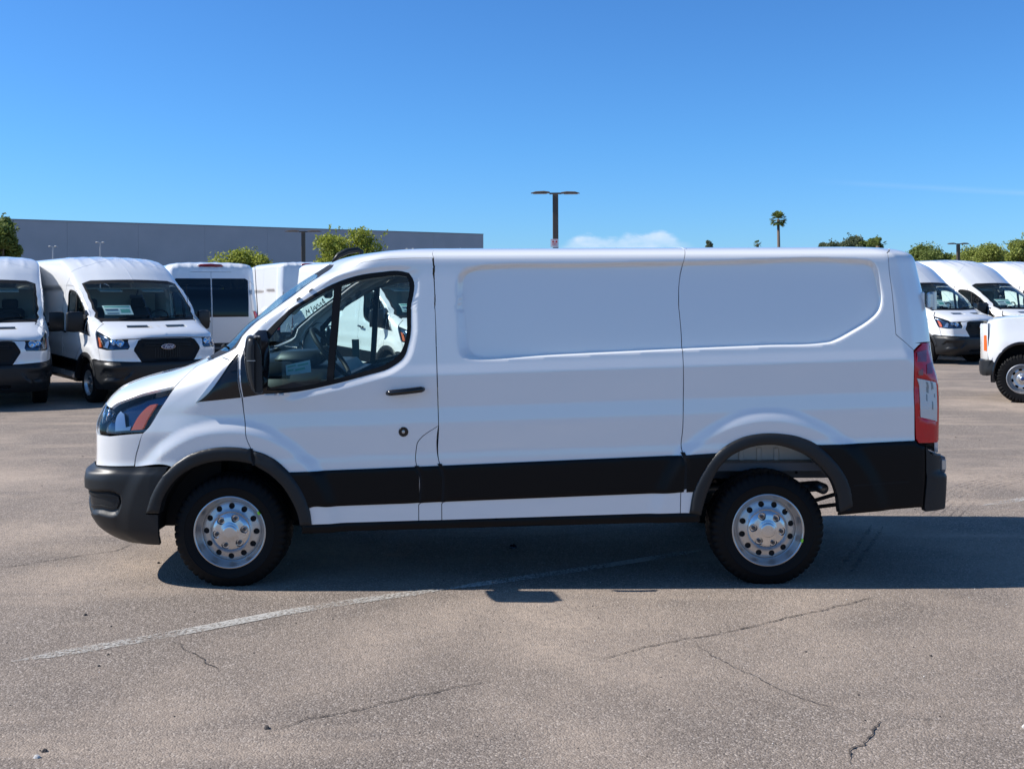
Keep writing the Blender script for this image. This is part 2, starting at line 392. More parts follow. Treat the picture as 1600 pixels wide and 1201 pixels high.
    def table(s):
        if getattr(s, 'T', None) is None:
            s.Tq = np.arange(.22, s.qtop + .001, .008); s.Tg = np.linspace(0, D_END, 1400)
            DD = np.tile(s.Tg, len(s.Tq)); QQ = np.repeat(s.Tq, len(s.Tg)); P = s.base(DD, QQ)
            s.Tx = np.maximum.accumulate(P[:, 0].reshape(len(s.Tq), -1) + s.Tg * 1e-7, axis=1); s.Ty = -P[:, 1].reshape(len(s.Tq), -1)
            s.T = True
    def inv(s, x=None, y=None, z=None, rear=False):
        """D for points given by (x,z) on the flank, or (|y|,z) on the front or rear; q found from z"""
        s.table(); z = np.asarray(z, float); q = s.qz(z); out = np.zeros(len(z)); nf = np.searchsorted(s.Tg, D_S0); nr = np.searchsorted(s.Tg, D_S1)
        for i in range(len(z)):
            k = np.clip((q[i] - s.Tq[0]) / .008, 0, len(s.Tq) - 1.001); j = int(k); t = k - j
            def one(j):
                if x is not None: return np.interp(x[i], s.Tx[j], s.Tg)
                if not rear: return np.interp(y[i], s.Ty[j][:nf], s.Tg[:nf])
                return np.interp(-y[i], -s.Ty[j][nr:], s.Tg[nr:])
            out[i] = one(j) * (1 - t) + one(j + 1) * t
        return out, q
    def qz(s, z):
        if getattr(s, 'Zt', None) is None: s.Qt = np.linspace(.2, s.qtop, 3000); s.Zt = s.zq(s.Qt)
        return np.interp(z, s.Zt, s.Qt)

def seg_dist(px, py, poly):
    A = np.asarray(poly, float); Bp = np.roll(A, -1, axis=0); out = np.full(len(px), 1e9)
    for (a, b) in zip(A, Bp):
        d = b - a; L = d @ d
        if L < 1e-12: continue
        t = np.clip(((px - a[0]) * d[0] + (py - a[1]) * d[1]) / L, 0, 1)
        out = np.minimum(out, np.hypot(px - a[0] - t * d[0], py - a[1] - t * d[1]))
    return out
def inside(px, py, poly):
    A = np.asarray(poly, float); r = np.zeros(len(px), bool); n = len(A); j = n - 1
    for i in range(n):
        xi, yi = A[i]; xj, yj = A[j]
        if yi != yj:
            c = ((yi > py) != (yj > py)) & (px < (xj - xi) * (py - yi) / (yj - yi) + xi); r ^= c
        j = i
    return r
def ratio(D, q, outer, inner):
    r = np.zeros(len(D)); o = np.asarray(outer); m = (D > o[:, 0].min()) & (D < o[:, 0].max()) & (q > o[:, 1].min()) & (q < o[:, 1].max())
    if not m.any(): return r
    d, k = D[m], q[m]; io = inside(d, k, outer); ii = inside(d, k, inner)
    do = seg_dist(d, k, outer); di = seg_dist(d, k, inner); t = do / (do + di + 1e-9); t = t * t * (3 - 2 * t)
    r[m] = np.where(ii, 1.0, np.where(io, t, 0.0)); return r
def resample(pts, step, closed=True):
    P = np.asarray(pts, float); n = len(P); out = []
    for i in range(n if closed else n - 1):
        a, b = P[i], P[(i + 1) % n]; L = np.linalg.norm(b - a); k = max(1, int(math.ceil(L / step)))
        for j in range(k): out.append(a + (b - a) * j / k)
    if not closed: out.append(P[-1])
    return np.array(out)
def curve(P, step=.03, closed=False, lim=38):
    """dense curve through the points, kept sharp where it turns by more than lim degrees"""
    P = np.asarray(P, float); n = len(P)
    if n < 3: return resample(P, step, closed)
    seg = np.roll(P, -1, axis=0) - P; L = np.linalg.norm(seg, axis=1) + 1e-12; u = seg / L[:, None]
    tin = np.zeros_like(P); tout = np.zeros_like(P)
    for i in range(n):
        if not closed and i in (0, n - 1):
            tin[i] = u[i - 1] if i else u[0]; tout[i] = u[0] if i == 0 else u[i - 1]; continue
        a, b = u[i - 1], u[i]; c = float(np.clip(a @ b, -1, 1))
        if c < math.cos(math.radians(lim)): tin[i] = a; tout[i] = b
        else:
            w1, w2 = L[i], L[i - 1]; m = (a * w1 + b * w2); m /= np.linalg.norm(m); tin[i] = tout[i] = m
    out = []
    for i in range(n if closed else n - 1):
        j = (i + 1) % n; k = max(1, int(math.ceil(L[i] / step)))
        for q in range(k):
            t = q / k; t2, t3 = t * t, t * t * t
            out.append((2 * t3 - 3 * t2 + 1) * P[i] + (t3 - 2 * t2 + t) * L[i] * tout[i] + (-2 * t3 + 3 * t2) * P[j] + (t3 - t2) * L[i] * tin[j])
    if not closed: out.append(P[-1])
    return np.array(out)
def smooth_poly(pts, it=2, closed=True):
    P = np.asarray(pts, float)
    for _ in range(it):
        Q = []; n = len(P)
        for i in range(n if closed else n - 1):
            a, b = P[i], P[(i + 1) % n]; Q += [a * .75 + b * .25, a * .25 + b * .75]
        if not closed: Q = [P[0]] + Q + [P[-1]]
        P = np.array(Q)
    return P
def cdt(outer, holes, cons, step, grid=None):
    """triangulate a 2D region: outer loop, hole loops, constraint polylines; returns verts, tris"""
    V = []; E = []
    def loop(L, closed=True):
        b = len(V); V.extend([tuple(p) for p in L]); n = len(L)
        E.extend([(b + i, b + (i + 1) % n) for i in range(n if closed else n - 1)])
    loop(outer)
    for h in holes: loop(h)
    for c, cl in cons: loop(c, cl)
    o = np.asarray(outer); x0, y0 = o.min(0); x1, y1 = o.max(0)
    sx, sy = (step, step) if not isinstance(step, tuple) else step
    gx = np.arange(x0 + sx * .5, x1, sx); gy = np.arange(y0 + sy * .5, y1, sy)
    if len(gx) and len(gy):
        G = np.stack(np.meshgrid(gx, gy), -1).reshape(-1, 2)
        m = inside(G[:, 0], G[:, 1], outer)
        for h in holes: m &= ~inside(G[:, 0], G[:, 1], h)
        G = G[m]
        if len(G):
            near = np.full(len(G), 1e9)
            for L in [outer] + list(holes): near = np.minimum(near, seg_dist(G[:, 0], G[:, 1], L))
            for c, cl in cons:
                c = np.asarray(c)
                near = np.minimum(near, seg_dist(G[:, 0], G[:, 1], c if cl else np.vstack([c, c[::-1]])))
            G = G[near > min(sx, sy) * .45]
            V.extend([tuple(p) for p in G])
    vo, eo, fo, *_ = delaunay_2d_cdt([Vector(v) for v in V], E, [], 0, 1e-6, False)
    vo = np.array([(v[0], v[1]) for v in vo]); T = np.array([f[:3] for f in fo])
    c = vo[T].mean(1); m = inside(c[:, 0], c[:, 1], outer)
    for h in holes: m &= ~inside(c[:, 0], c[:, 1], h)
    a = vo[T]; ar = np.abs((a[:, 1, 0] - a[:, 0, 0]) * (a[:, 2, 1] - a[:, 0, 1]) - (a[:, 2, 0] - a[:, 0, 0]) * (a[:, 1, 1] - a[:, 0, 1]))
    T = T[m & (ar > 1e-10)]
    used = np.unique(T); rm = np.full(len(vo), -1); rm[used] = np.arange(len(used))
    return vo[used], rm[T]

class Panels:
    """makes the skin panels of one van"""
    def __init__(s, body, root, step=.05, seam=.004, fine=True):
        s.b = body; s.root = root; s.step = step; s.seam = seam; s.fine = fine
    def D(s, pts, mode='side', dense=None):
        """pts: side (x,z), front (|y|,z), rear (|y|,z) -> (D,q)"""
        P = np.asarray(pts, float)
        if mode == 'raw': return P
        if dense: P = resample(P, dense)
        if mode == 'side': D, q = s.b.inv(x=P[:, 0], z=P[:, 1])
        elif mode == 'front': D, q = s.b.inv(y=P[:, 0], z=P[:, 1])
        else: D, q = s.b.inv(y=P[:, 0], z=P[:, 1], rear=True)
        return np.stack([D, q], 1)
    def make(s, name, outer, mat, holes=(), feats=(), off=0.0, thick=.02, sides=(1,), sym=False, step=None, cons=(), parent=None, edge=True, round_=0.0, label=None, fdisp=None, pushx=None):
        """outer, holes already in (D,q). sides: 1 near, -1 far; sym: both halves in one mesh"""
        st = step or s.step
        o = resample(outer, st * .8); hs_ = [resample(h, st * .6) for h in holes]
        cl = [(resample(c, st * .5), True) for c in cons]
        V, T = cdt(o, hs_, cl, st)
        P, N = s.b.full(V[:, 0], V[:, 1], feats, off)
        if fdisp is not None: 
            dd = fdisp(V[:, 0], V[:, 1], P); P = P - N * dd[:, None]
        if pushx is not None: P[:, 0] += pushx(V[:, 0], V[:, 1]); N = None
        if round_ > 0:   # roll the edge over towards the inside
            d = seg_dist(V[:, 0], V[:, 1], o)
            for h in hs_: d = np.minimum(d, seg_dist(V[:, 0], V[:, 1], h))
            k = np.clip(1 - d / round_, 0, 1); P = P - N * (round_ * .5 * (1 - np.sqrt(np.clip(1 - k * k, 0, 1))))[:, None]
        # orientation
        a = P[T]; fn = np.cross(a[:, 1] - a[:, 0], a[:, 2] - a[:, 0]); N0 = N if N is not None else s.b.full(V[:, 0], V[:, 1], feats, off)[1]
        fl = (fn * N0[T[:, 0]]).sum(1) < 0
        T = T.copy(); T[fl] = T[fl][:, ::-1]
        if round_ > 0: N = None
        loops = [o] + hs_
        Vv = [P]; Tv = [T]; nn = [N if N is not None else np.zeros_like(P)]; base = len(P); quads = []
        if thick > 0 and edge:
            for L in loops:
                if sym:
                    pass
                A, NA = s.b.full(L[:, 0], L[:, 1], feats, off)
                if fdisp is not None: A = A - NA * fdisp(L[:, 0], L[:, 1], A)[:, None]
                if round_ > 0: A = A - NA * (round_ * .5)
                if pushx is not None: A = A.copy(); A[:, 0] += pushx(L[:, 0], L[:, 1])
                Bq = A - NA * thick; n = len(L)
                for i in range(n):
                    j = (i + 1) % n
                    if sym and L[i, 0] < 1e-4 and L[j, 0] < 1e-4: continue
                    if sym and L[i, 0] > D_END - 1e-4 and L[j, 0] > D_END - 1e-4: continue
                    quads.append((base + i, base + j, base + n + j, base + n + i))
                Vv += [A, Bq]; nn += [np.zeros_like(A), np.zeros_like(A)]; base += 2 * n
        VV = np.vstack(Vv); NN = np.vstack(nn)
        F = [tuple(t) for t in T] + quads
        res = []
        def fixw(F, VV):
            return F
        if sym:
            V2 = VV.copy(); V2[:, 1] *= -1; N2 = NN.copy(); N2[:, 1] *= -1; n = len(VV)
            F2 = [tuple(i + n for i in f[::-1]) for f in F]
            ob = mobj(name, np.vstack([VV, V2]), F + F2, mat, parent or s.root, normals=np.vstack([NN, N2]) if N is not None else None, sharp=50)
            if label: ob['label'] = label
            return ob
        for sd_ in sides:
            if sd_ == 1: ob = mobj(name, VV, F, mat, parent or s.root, normals=NN if N is not None else None, sharp=50)
            else:
                V2 = VV.copy(); V2[:, 1] *= -1; N2 = NN.copy(); N2[:, 1] *= -1
                ob = mobj(name, V2, [f[::-1] for f in F], mat, parent or s.root, normals=N2 if N is not None else None, sharp=50)
            if label: ob['label'] = label
            res.append(ob)
        return res if len(res) > 1 else res[0]
# ------------------------------------------------------------------ traced outlines of the van's flank, in real metres after conversion
_c, _s2 = math.cos(ROLL), math.sin(ROLL)
def unroll(px, py):
    dx, dy = px - 800, py - 600.5
    return 800 + dx * _c + dy * _s2, 600.5 - dx * _s2 + dy * _c
HB = Body('low')
HB.bulge = []
def side_xz(pts, inset=None):
    """picture measurements of the flank -> (x, z) in metres on the skin of the low-roof van"""
    P = np.array([unroll(*p) for p in pts]); d = np.full(len(P), .03 if inset is None else inset)
    for _ in range(4):
        k = (CAM_D + d) / F_PX; x = (P[:, 0] - 800) * k; z = CAM_H - (P[:, 1] - HOR) * k
        if inset is not None: break
        D, q = HB.inv(x=x, z=np.clip(z, .22, 2.09)); d = 1.03 + HB.base(D, q)[:, 1]
        d = np.clip(d, 0, .6)
    return np.stack([x, z], 1)
def at(px, py, Y):
    a, b = unroll(px, py); k = (CAM_D + Y) / F_PX; return Vector(((a - 800) * k, Y, CAM_H - (b - HOR) * k))

G_ = {}   # outlines
G_['gap_low'] = [(393, 701), (385, 680), (382.5, 660), (380, 640), (377.5, 618), (374, 602), (372.5, 577), (373, 555), (378, 540), (387, 522)]
G_['gap_up'] = [(387, 522), (400, 508), (427, 485), (464, 460), (490, 440), (520, 422.5), (550, 412), (580, 406), (610, 403), (640, 402), (677.5, 402)]
G_['bseam'] = [(678.5, 402), (679.4, 440), (680.8, 506), (682.4, 580), (684.2, 664), (685.3, 723), (690, 735), (690.5, 783), (688, 786), (688, 811.5)]
G_['flapl'] = [(684.3, 663.5), (655, 684.5), (651, 690), (649.5, 697), (649.5, 726), (655, 737), (655.5, 784), (652, 787), (652, 812)]
G_['midseam'] = [(1059.8, 386), (1062.6, 450), (1066, 530), (1067.3, 600), (1065.8, 670), (1064.5, 708), (1068, 716), (1068, 765), (1061, 771), (1060, 803)]
G_['dgap'] = [(1381, 387), (1387, 400), (1390.5, 430), (1394, 457), (1397, 490), (1400, 527.5), (1427.5, 552)]
G_['farch_o'] = [(228, 795.5), (236, 771), (250, 745), (269, 724), (293.5, 706), (325, 696), (360, 693.5), (388, 697), (412.5, 704.5), (439, 722), (461.5, 746.5), (475.5, 771), (482.5, 792), (486, 816.5)]
G_['farch_i'] = [(249, 795.5), (253, 778), (265.5, 755), (286.5, 734), (311, 722), (339, 716), (367, 716), (393, 721), (420, 736), (442, 757), (456, 780), (465, 802.5), (467.5, 816.5)]
G_['rarch_o'] = [(1074, 802.5), (1081, 767.5), (1095, 739.5), (1112.5, 715), (1133.5, 697.5), (1158, 685), (1182.5, 680), (1217.5, 680), (1249, 686), (1275, 699), (1296, 717), (1314, 739.5), (1326, 767.5), (1329.5, 795)]
G_['rarch_i'] = [(1092, 806), (1100, 778), (1109, 755), (1121, 732.5), (1142, 713), (1165, 703), (1191, 698), (1214, 699), (1238.5, 706), (1261, 717), (1280.5, 734), (1296, 753.5), (1305, 778), (1308, 805)]
G_['win_o'] = [(410, 519), (453, 479.5), (500, 451), (523, 440), (558, 428.5), (593, 423.3), (628, 422), (640, 425), (645.5, 433), (643, 476.6), (638.6, 535), (630.5, 557), (612, 571.5), (570, 585), (511.5, 600), (460, 609.5), (415, 612), (409, 606)]
G_['win_i'] = [(413, 532), (453, 487.5), (500, 457.5), (521, 447.5), (560, 435.8), (593, 430.7), (628, 428.8), (636, 430.5), (638.6, 436), (636, 476.6), (631.6, 535), (624.6, 550), (607, 564.5), (566, 578.5), (511, 592.5), (460, 602.5), (418, 605.5), (413.5, 601)]
G_['flange'] = [(402, 511), (449, 470), (497, 442.5), (521, 431), (556, 419.5), (593, 414.5), (632, 413), (648, 417), (655, 430), (654, 478), (650, 540), (641, 563), (620, 580), (573, 597), (512, 612), (470, 621), (448, 626), (440, 620), (452, 609), (415, 613), (405, 600)]
G_['rec_o1'] = [(715, 433), (717, 425), (722, 419), (731, 415.5), (742.6, 414), (900, 411.5), (1100, 409.3), (1346, 408.8), (1357, 410), (1365, 413), (1370, 419.5), (1377, 448.7), (1380, 477.8), (1377.5, 489.5), (1372, 498), (1366, 504), (1331, 527), (1311, 537.5), (1300, 541), (1287.7, 542.3), (1200, 545), (1069, 549.3), (960, 553.5), (850, 558), (742.6, 562.4), (731, 562), (722, 560), (717.5, 554), (715, 543), (713.5, 500)]
G_['rec_i1'] = [(726, 441), (728, 432), (733, 426), (741, 422.5), (752, 421.5), (900, 419.5), (1100, 417), (1340, 416.5), (1351, 417.5), (1360, 419.5), (1365.5, 423), (1372, 448.7), (1375, 477.8), (1372.5, 487.5), (1368, 494), (1362, 499.5), (1328, 521.5), (1309, 532), (1299, 536.5), (1287, 538.3), (1200, 541), (1069, 545.2), (960, 549.3), (850, 553.7), (760, 557.4), (750, 557), (742, 553), (736, 545), (730, 520), (727, 490)]
G_['clad_t'] = [(455, 733.5), (652, 727), (1062, 712.5), (1115, 709.5)]
G_['clad_b'] = [(480, 789.5), (652, 784.5), (688, 783), (1066, 771), (1092, 770.5)]
XZ = {k: side_xz(v) for k, v in G_.items()}

def mk_poly(body, items, stretch=0.0, open_=False):
    """items: ('s', x, z) flank metres, ('p', px, py) measured, ('f', |y|, z) front, ('r', |y|, z) rear, ('d', D, q) raw, ('x', x, q)"""
    its = []
    pi = [i for i, it in enumerate(items) if it[0] == 'p']
    conv = dict(zip(pi, side_xz([items[i][1:] for i in pi]))) if pi else {}
    runs = []
    for i, it in enumerate(items):
        k, a, b = it
        if k == 'p': a, b = conv[i]; k = 's'
        if k in 'sx' and a > .9: a += stretch
        if runs and runs[-1][0] == k and k in 'sfr': runs[-1][1].append((a, b))
        else: runs.append((k, [(a, b)]))
    out = []
    closed_all = len(runs) == 1 and runs[0][0] == 's' and len(items) > 2 and not open_
    for k, pts in runs:
        if k == 's':
            C = curve(pts, .025, closed=closed_all) if len(pts) > 1 else np.array(pts)
            D, q = body.inv(x=C[:, 0], z=C[:, 1])
        elif k in 'fr':
            C = resample(pts, .04, closed=False) if len(pts) > 1 else np.array(pts)
            D, q = body.inv(y=C[:, 0], z=C[:, 1], rear=(k == 'r'))
        elif k == 'x':
            D = []; q = []
            for a, b in pts:
                g = np.linspace(0, D_END, 900); P = body.base(g, np.full(900, b)); D.append(np.interp(a, np.maximum.accumulate(P[:, 0] + np.arange(900) * 1e-9), g)); q.append(b)
        else: D = [p[0] for p in pts]; q = [p[1] for p in pts]
        out += list(zip(D, q))
    return np.array(out)
def S_(name): return [('s', p[0], p[1]) for p in XZ[name]]
def inset(poly, d):
    P = np.asarray(poly, float); P = P[np.linalg.norm(P - np.roll(P, 1, axis=0), axis=1) > 1e-6]; n = len(P); A = 0.5 * np.sum(P[:, 0] * np.roll(P[:, 1], -1) - np.roll(P[:, 0], -1) * P[:, 1]); sg = 1 if A > 0 else -1
    out = []
    for i in range(n):
        a, b, c = P[i - 1], P[i], P[(i + 1) % n]; e1 = b - a; e2 = c - b
        l1, l2 = np.linalg.norm(e1), np.linalg.norm(e2)
        if l1 < 1e-9 or l2 < 1e-9: out.append(b); continue
        n1 = np.array([-e1[1], e1[0]]) / l1 * sg; n2 = np.array([-e2[1], e2[0]]) / l2 * sg
        m = n1 + n2; L = np.linalg.norm(m)
        if L < .3: out.append(b + n1 * d); continue
        m /= L; k = d / max(.35, float(m @ n1)); out.append(b + m * k)
    return np.array(out)

# ------------------------------------------------------------------ wheels (axis along y, outboard = -y)
def lathe(prof, n=96, mod=None, close=False):
    V = []; F = []; m = len(prof)
    for i in range(n):
        t = 2 * math.pi * i / n
        for j, (r, o) in enumerate(prof):
            if mod: r, o = mod(i, j, r, o)
            V.append((r * math.cos(t), -o, r * math.sin(t)))
    for i in range(n):
        for j in range(m if close else m - 1): F.append((i * m + j, i * m + (j + 1) % m, ((i + 1) % n) * m + (j + 1) % m, ((i + 1) % n) * m + j))
    return V, F
def circ(cx, cy, r, n): return np.array([(cx + r * math.cos(2 * math.pi * k / n), cy + r * math.sin(2 * math.pi * k / n)) for k in range(n)])
WH = {}
def wheel_meshes(fine):
    if fine in WH: return WH[fine]
    rad = .352; seg = 192 if fine else 40
    prof = [(.214, -.012), (.222, -.006), (.232, .000), (.250, .006), (.272, .009), (.276, .0125), (.281, .009), (.300, .004), (.318, -.006), (.334, -.013), (.345, -.026), (rad, -.046)]
    for k in (-.075, -.122, -.169): prof += [(rad + .001, k + .004), (rad - .009, k), (rad - .009, k - .004), (rad + .001, k - .008)]
    prof += [(rad, -.20), (.335, -.225), (.31, -.238), (.26, -.24), (.222, -.232), (.214, -.228)]
    if not fine: prof = [p for i, p in enumerate(prof) if i in (0, 2, 4, 8, 10, 11, 24, 26, 29)]
    def mod(i, j, r, o):
        if fine and 8 <= j <= 11 and (i % 4) == 0: return r - (.0075 if j > 8 else .003), o - .003
        if fine and 24 <= j <= 25 and (i % 4) == 0: return r - .0075, o
        if fine and 12 <= j <= 23 and ((i + j // 4) % 4) == 1: return r - .004, o
        return r, o
    tv, tf = lathe(prof, seg, mod)
    rp = [(.214, -.020), (.2225, -.010), (.2215, -.004), (.216, -.002), (.211, -.006), (.209, -.014), (.206, -.024), (.199, -.034), (.195, -.044), (.188, -.056), (.183, -.060)]
    rv, rf = lathe(rp, 96 if fine else 28)
    # disc with twelve round hand holes
    hr = [(.0, -.03), (.10, -.03), (.120, -.034), (.128, -.044), (.135, -.046), (.172, -.054), (.183, -.062), (.19, -.07)]
    def ho(r): return np.interp(r, [a for a, b in hr], [b for a, b in hr])
    nh = 12
    outer = circ(0, 0, .184, 72 if fine else 24); inner = circ(0, 0, .112, 48 if fine else 16)
    holes = [circ(.154 * math.cos(2 * math.pi * (k + .2) / nh), .154 * math.sin(2 * math.pi * (k + .2) / nh), .0185, 16 if fine else 6) for k in range(nh)]
    V, T = cdt(outer, [inner] + holes, [], .01 if fine else .03)
    dv = [(v[0], -ho(math.hypot(*v)), v[1]) for v in V]; df = [tuple(t) for t in T]
    for h in holes:
        b = len(dv); n = len(h)
        for k in (0, 1):
            for p in h: dv.append((p[0], -(ho(math.hypot(*p)) - k * .012), p[1]))
        df += [(b + i, b + (i + 1) % n, b + n + (i + 1) % n, b + n + i) for i in range(n)]
    # hub cover with six pockets
    cp = [(0, -.006), (.05, -.006), (.056, -.010), (.095, -.016), (.114, -.026), (.1215, -.036)]
    def co(r): return np.interp(r, [a for a, b in cp], [b for a, b in cp])
    pk = []
    for k in range(6):
        a = 2 * math.pi * (k + .28) / 6; pts = []
        for j in range(14):
            t = 2 * math.pi * j / 14; rr = .0225
            lx = .086 + rr * math.cos(t) * (1.12 if math.cos(t) > 0 else 1.0); ly = rr * math.sin(t) * (1.18 if math.cos(t) > 0 else .95)
            pts.append((lx * math.cos(a) - ly * math.sin(a), lx * math.sin(a) + ly * math.cos(a)))
        pk.append(np.array(pts))
    V, T = cdt(circ(0, 0, .1215, 64 if fine else 20), pk if fine else [], [], .007 if fine else .03)
    cv = [(v[0], -co(math.hypot(*v)), v[1]) for v in V]; cf = [tuple(t) for t in T]
    if fine:
        for k, h in enumerate(pk):
            a = 2 * math.pi * (k + .28) / 6; c = np.array([.086 * math.cos(a), .086 * math.sin(a)]); b = len(cv); n = len(h)
            for p in h: cv.append((p[0], -co(math.hypot(*p)), p[1]))
            for p in h:
                p2 = c + (p - c) * .82; cv.append((p2[0], .031, p2[1]))
            cf += [(b + i, b + (i + 1) % n, b + n + (i + 1) % n, b + n + i) for i in range(n)]; cf.append(tuple(b + n + i for i in range(n)))
    capv, capf = lathe([(0.0005, .0005), (.030, .0005), (.040, -.001), (.0455, -.005), (.0475, -.010)], 40 if fine else 12)
    def me(nm, V, F, mt):
        o = mobj(nm, V, F, mt, None, smooth=True)
        import bmesh
        bm = bmesh.new(); bm.from_mesh(o.data); bmesh.ops.recalc_face_normals(bm, faces=bm.faces); bm.to_mesh(o.data); bm.free()
        # every surface here faces outboard
        a = o.data
        a.set_sharp_from_angle(angle=R(32)); bpy.data.objects.remove(o); return a
    md = {'tyre': me('tyre', tv, tf, M['tyre']), 'rim': me('rim', rv, rf, M['silver']), 'disc': me('wheel_disc', dv, df, M['silver']),
          'cover': me('hub_cover', cv, cf, M['silver2']), 'cap': me('centre_cap', capv, capf, M['silver2'])}
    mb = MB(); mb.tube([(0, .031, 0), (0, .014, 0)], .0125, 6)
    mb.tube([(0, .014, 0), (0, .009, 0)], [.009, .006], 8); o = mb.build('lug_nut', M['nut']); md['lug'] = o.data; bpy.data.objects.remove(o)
    mb = MB(); mb.tube([(0, .06, 0), (0, .20, 0)], .17, 24); mb.tube([(0, .052, 0), (0, .07, 0)], .13, 24); o = mb.build('brake_drum', M['dark']); md['brake'] = o.data; bpy.data.objects.remove(o)
    WH[fine] = md; return md
def wheel(root, x, z, side, fine=True, ang=0.0, mark=False, yoff=.03):
    md = wheel_meshes(fine)
    w = bpy.data.objects.new('wheel', md['rim']); link(w, root)
    w.location = (x, -side * (1.03 - yoff), z)
    w.rotation_euler = Euler((0, ang, 0)).to_matrix().to_euler() if side == 1 else (0, ang, math.pi)
    for k, nm in (('tyre', 'tyre'), ('disc', 'wheel_disc'), ('cover', 'hub_cover'), ('cap', 'centre_cap'), ('brake', 'brake_drum')):
        link(bpy.data.objects.new(nm, md[k]), w)
    if fine:
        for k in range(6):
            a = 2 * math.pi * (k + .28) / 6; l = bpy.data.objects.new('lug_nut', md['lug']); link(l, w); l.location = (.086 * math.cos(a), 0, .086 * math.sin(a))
    if mark:
        mb = MB(); a = mark; mb.box((.2155 * math.cos(a), -.0005, .2155 * math.sin(a)), (.012, .012, .020), rot=(0, -a, 0)); mb.build('inspection_mark', M['greenmark'], w)
    return w
# ------------------------------------------------------------------ the panel van
AX_F, AX_R = side_xz([(356, 830)], .03)[0], side_xz([(1198, 834)], .03)[0]
WZ = .334
def build_van(name, roof='low', hero=False, stretch=0.0, step=.07, rear_glass=False, panels='full'):
    b = Body(roof); root = empty(name)
    hero_sides = (1, -1)
    fx, rx = AX_F[0], AX_R[0] + stretch
    if stretch:
        b.xr = Pchip(b.xr.x, b.xr.Y[:, 0] + stretch)
    b.bulge = [(fx, .33, .615, .71, .020), (rx, .33, .665, .765, .017)]
    P = Panels(b, root, step, fine=hero)
    sm = .0024 if hero else .005
    qT = b.q0 + .13; zt = b.q0
    mk = lambda it: mk_poly(b, it, stretch)
    mko = lambda it: mk_poly(b, it, stretch, open_=True)
    def rev(l): return list(l)[::-1]
    qtop = b.qtop
    seg = .035
    # --- flank panels
    door = mk(S_('gap_low') + S_('gap_up')[1:] + S_('bseam')[1:6] ) 
    flapL = S_('flapl')
    door_it = S_('gap_low') + S_('gap_up')[1:] + S_('bseam')[1:5] + flapL[1:] + [('p', 484, 816), ('p', 467.5, 816.5)] + rev(S_('farch_i'))[1:6]
    win_o, win_i, flange = mk(S_('win_o')), mk(S_('win_i')), mk(S_('flange'))
    fe = [(flange, win_o, .010)]
    P.make('front_door', inset(mk(door_it), sm), M['paint'], holes=[win_o], feats=fe, sides=hero_sides, step=step * .8, cons=[flange] if hero else [])
    flap = S_('bseam')[4:] + rev(flapL)
    P.make('fuel_flap_panel', inset(mk(flap), sm), M['paint'], sides=hero_sides)
    ro, ri = mk(S_('rec_o1')), mk(S_('rec_i1'))
    fr = [(ro, ri, .034)]
    def rec_cons(xa, xb):
        if not hero: return []
        out = []
        for L in (ro, ri): out.append(L)
        return out
    def clip_recess(poly_it, side_gap_x):
        return poly_it
    side_it = [('x', side_xz([(678, 392)])[0][0], qT)] + S_('bseam') + [('p', 1060, 803)] + rev(S_('midseam'))[1:] + [('x', side_xz([(1059.8, 386)])[0][0], qT)]
    sp = inset(mk(side_it), sm)
    quarter_it = [('x', side_xz([(1059.8, 386)])[0][0], qT)] + S_('midseam') + [('p', 1072, 803)] + S_('rarch_i')[:] + [('p', 1330, 803), ('p', 1434, 797), ('p', 1436, 745), ('p', 1436, 702), ('p', 1428.5, 697), ('p', 1427.5, 600), ('p', 1427.5, 552)] + rev(S_('dgap'))[1:] + [('x', side_xz([(1381, 387)])[0][0], qT)]
    qp = inset(mk(quarter_it), sm)
    def clipped(L, lo=None, hi=None):
        """part of a closed outline on one side of the seam between two panels, as open polylines"""
        L = resample(L, .02); segs = []; cur = []
        for p in L:
            k = seam_D(p[1]); ok = (p[0] < k - .012) if hi else (p[0] > k + .012)
            if ok: cur.append(p)
            else:
                if len(cur) > 2: segs.append(np.array(cur))
                cur = []
        if len(cur) > 2:
            segs.append(np.array(cur))
        return segs
    ms = mko(S_('midseam'))
    def seam_D(q): return np.interp(q, ms[::-1, 1], ms[::-1, 0])
    def mkcons(hi): 
        if not hero: return []
        mid = mk([('s', (p[0] + q[0]) / 2, (p[1] + q[1]) / 2) for p, q in zip(XZ['rec_o1'], XZ['rec_i1'])])
        return [(s_, False) for L in (ro, mid, ri) for s_ in clipped(L, hi=hi)]
    # Panels.make takes closed constraints; pass open ones through a small wrapper
    P.make2('side_panel', sp, M['paint'], fr, hero_sides, step * (.6 if hero else 1), mkcons(True))
    P.make2('rear_quarter_panel', qp, M['paint'], fr, hero_sides, step * (.6 if hero else 1), mkcons(False))
    dcor = S_('dgap') + [('p', 1427.5, 553), ('p', 1432, 548), ('p', 1440, 541)]
    dq = mko(dcor); qd = dq[-1][1]
    D1 = D_S1 + .33
    dpoly = np.vstack([mk([('x', side_xz([(1381, 387)])[0][0], qT)]), dq, [(D_S1 + .12, qd + .002), (D_S1 + .20, qd + .003), (D1, qd + .003), (D1, 1.4), (D1, 1.7), (D1, b.q0 - .08), (D1, qT)]])
    P.make('rear_corner_panel', inset(dpoly, sm), M['paint'], sides=hero_sides, step=step * .6)
    # narrow body strip under the lamps at the back
    P.make('rear_doorway_sill', np.array([(D_S1 + .24, .60), (D_END, .60), (D_END, .79), (D_S1 + .24, .79)]), M['plastic'], sym=True)
    # --- tail lamps
    tl = mk([('p', 1427.5, 555), ('p', 1440, 542)])
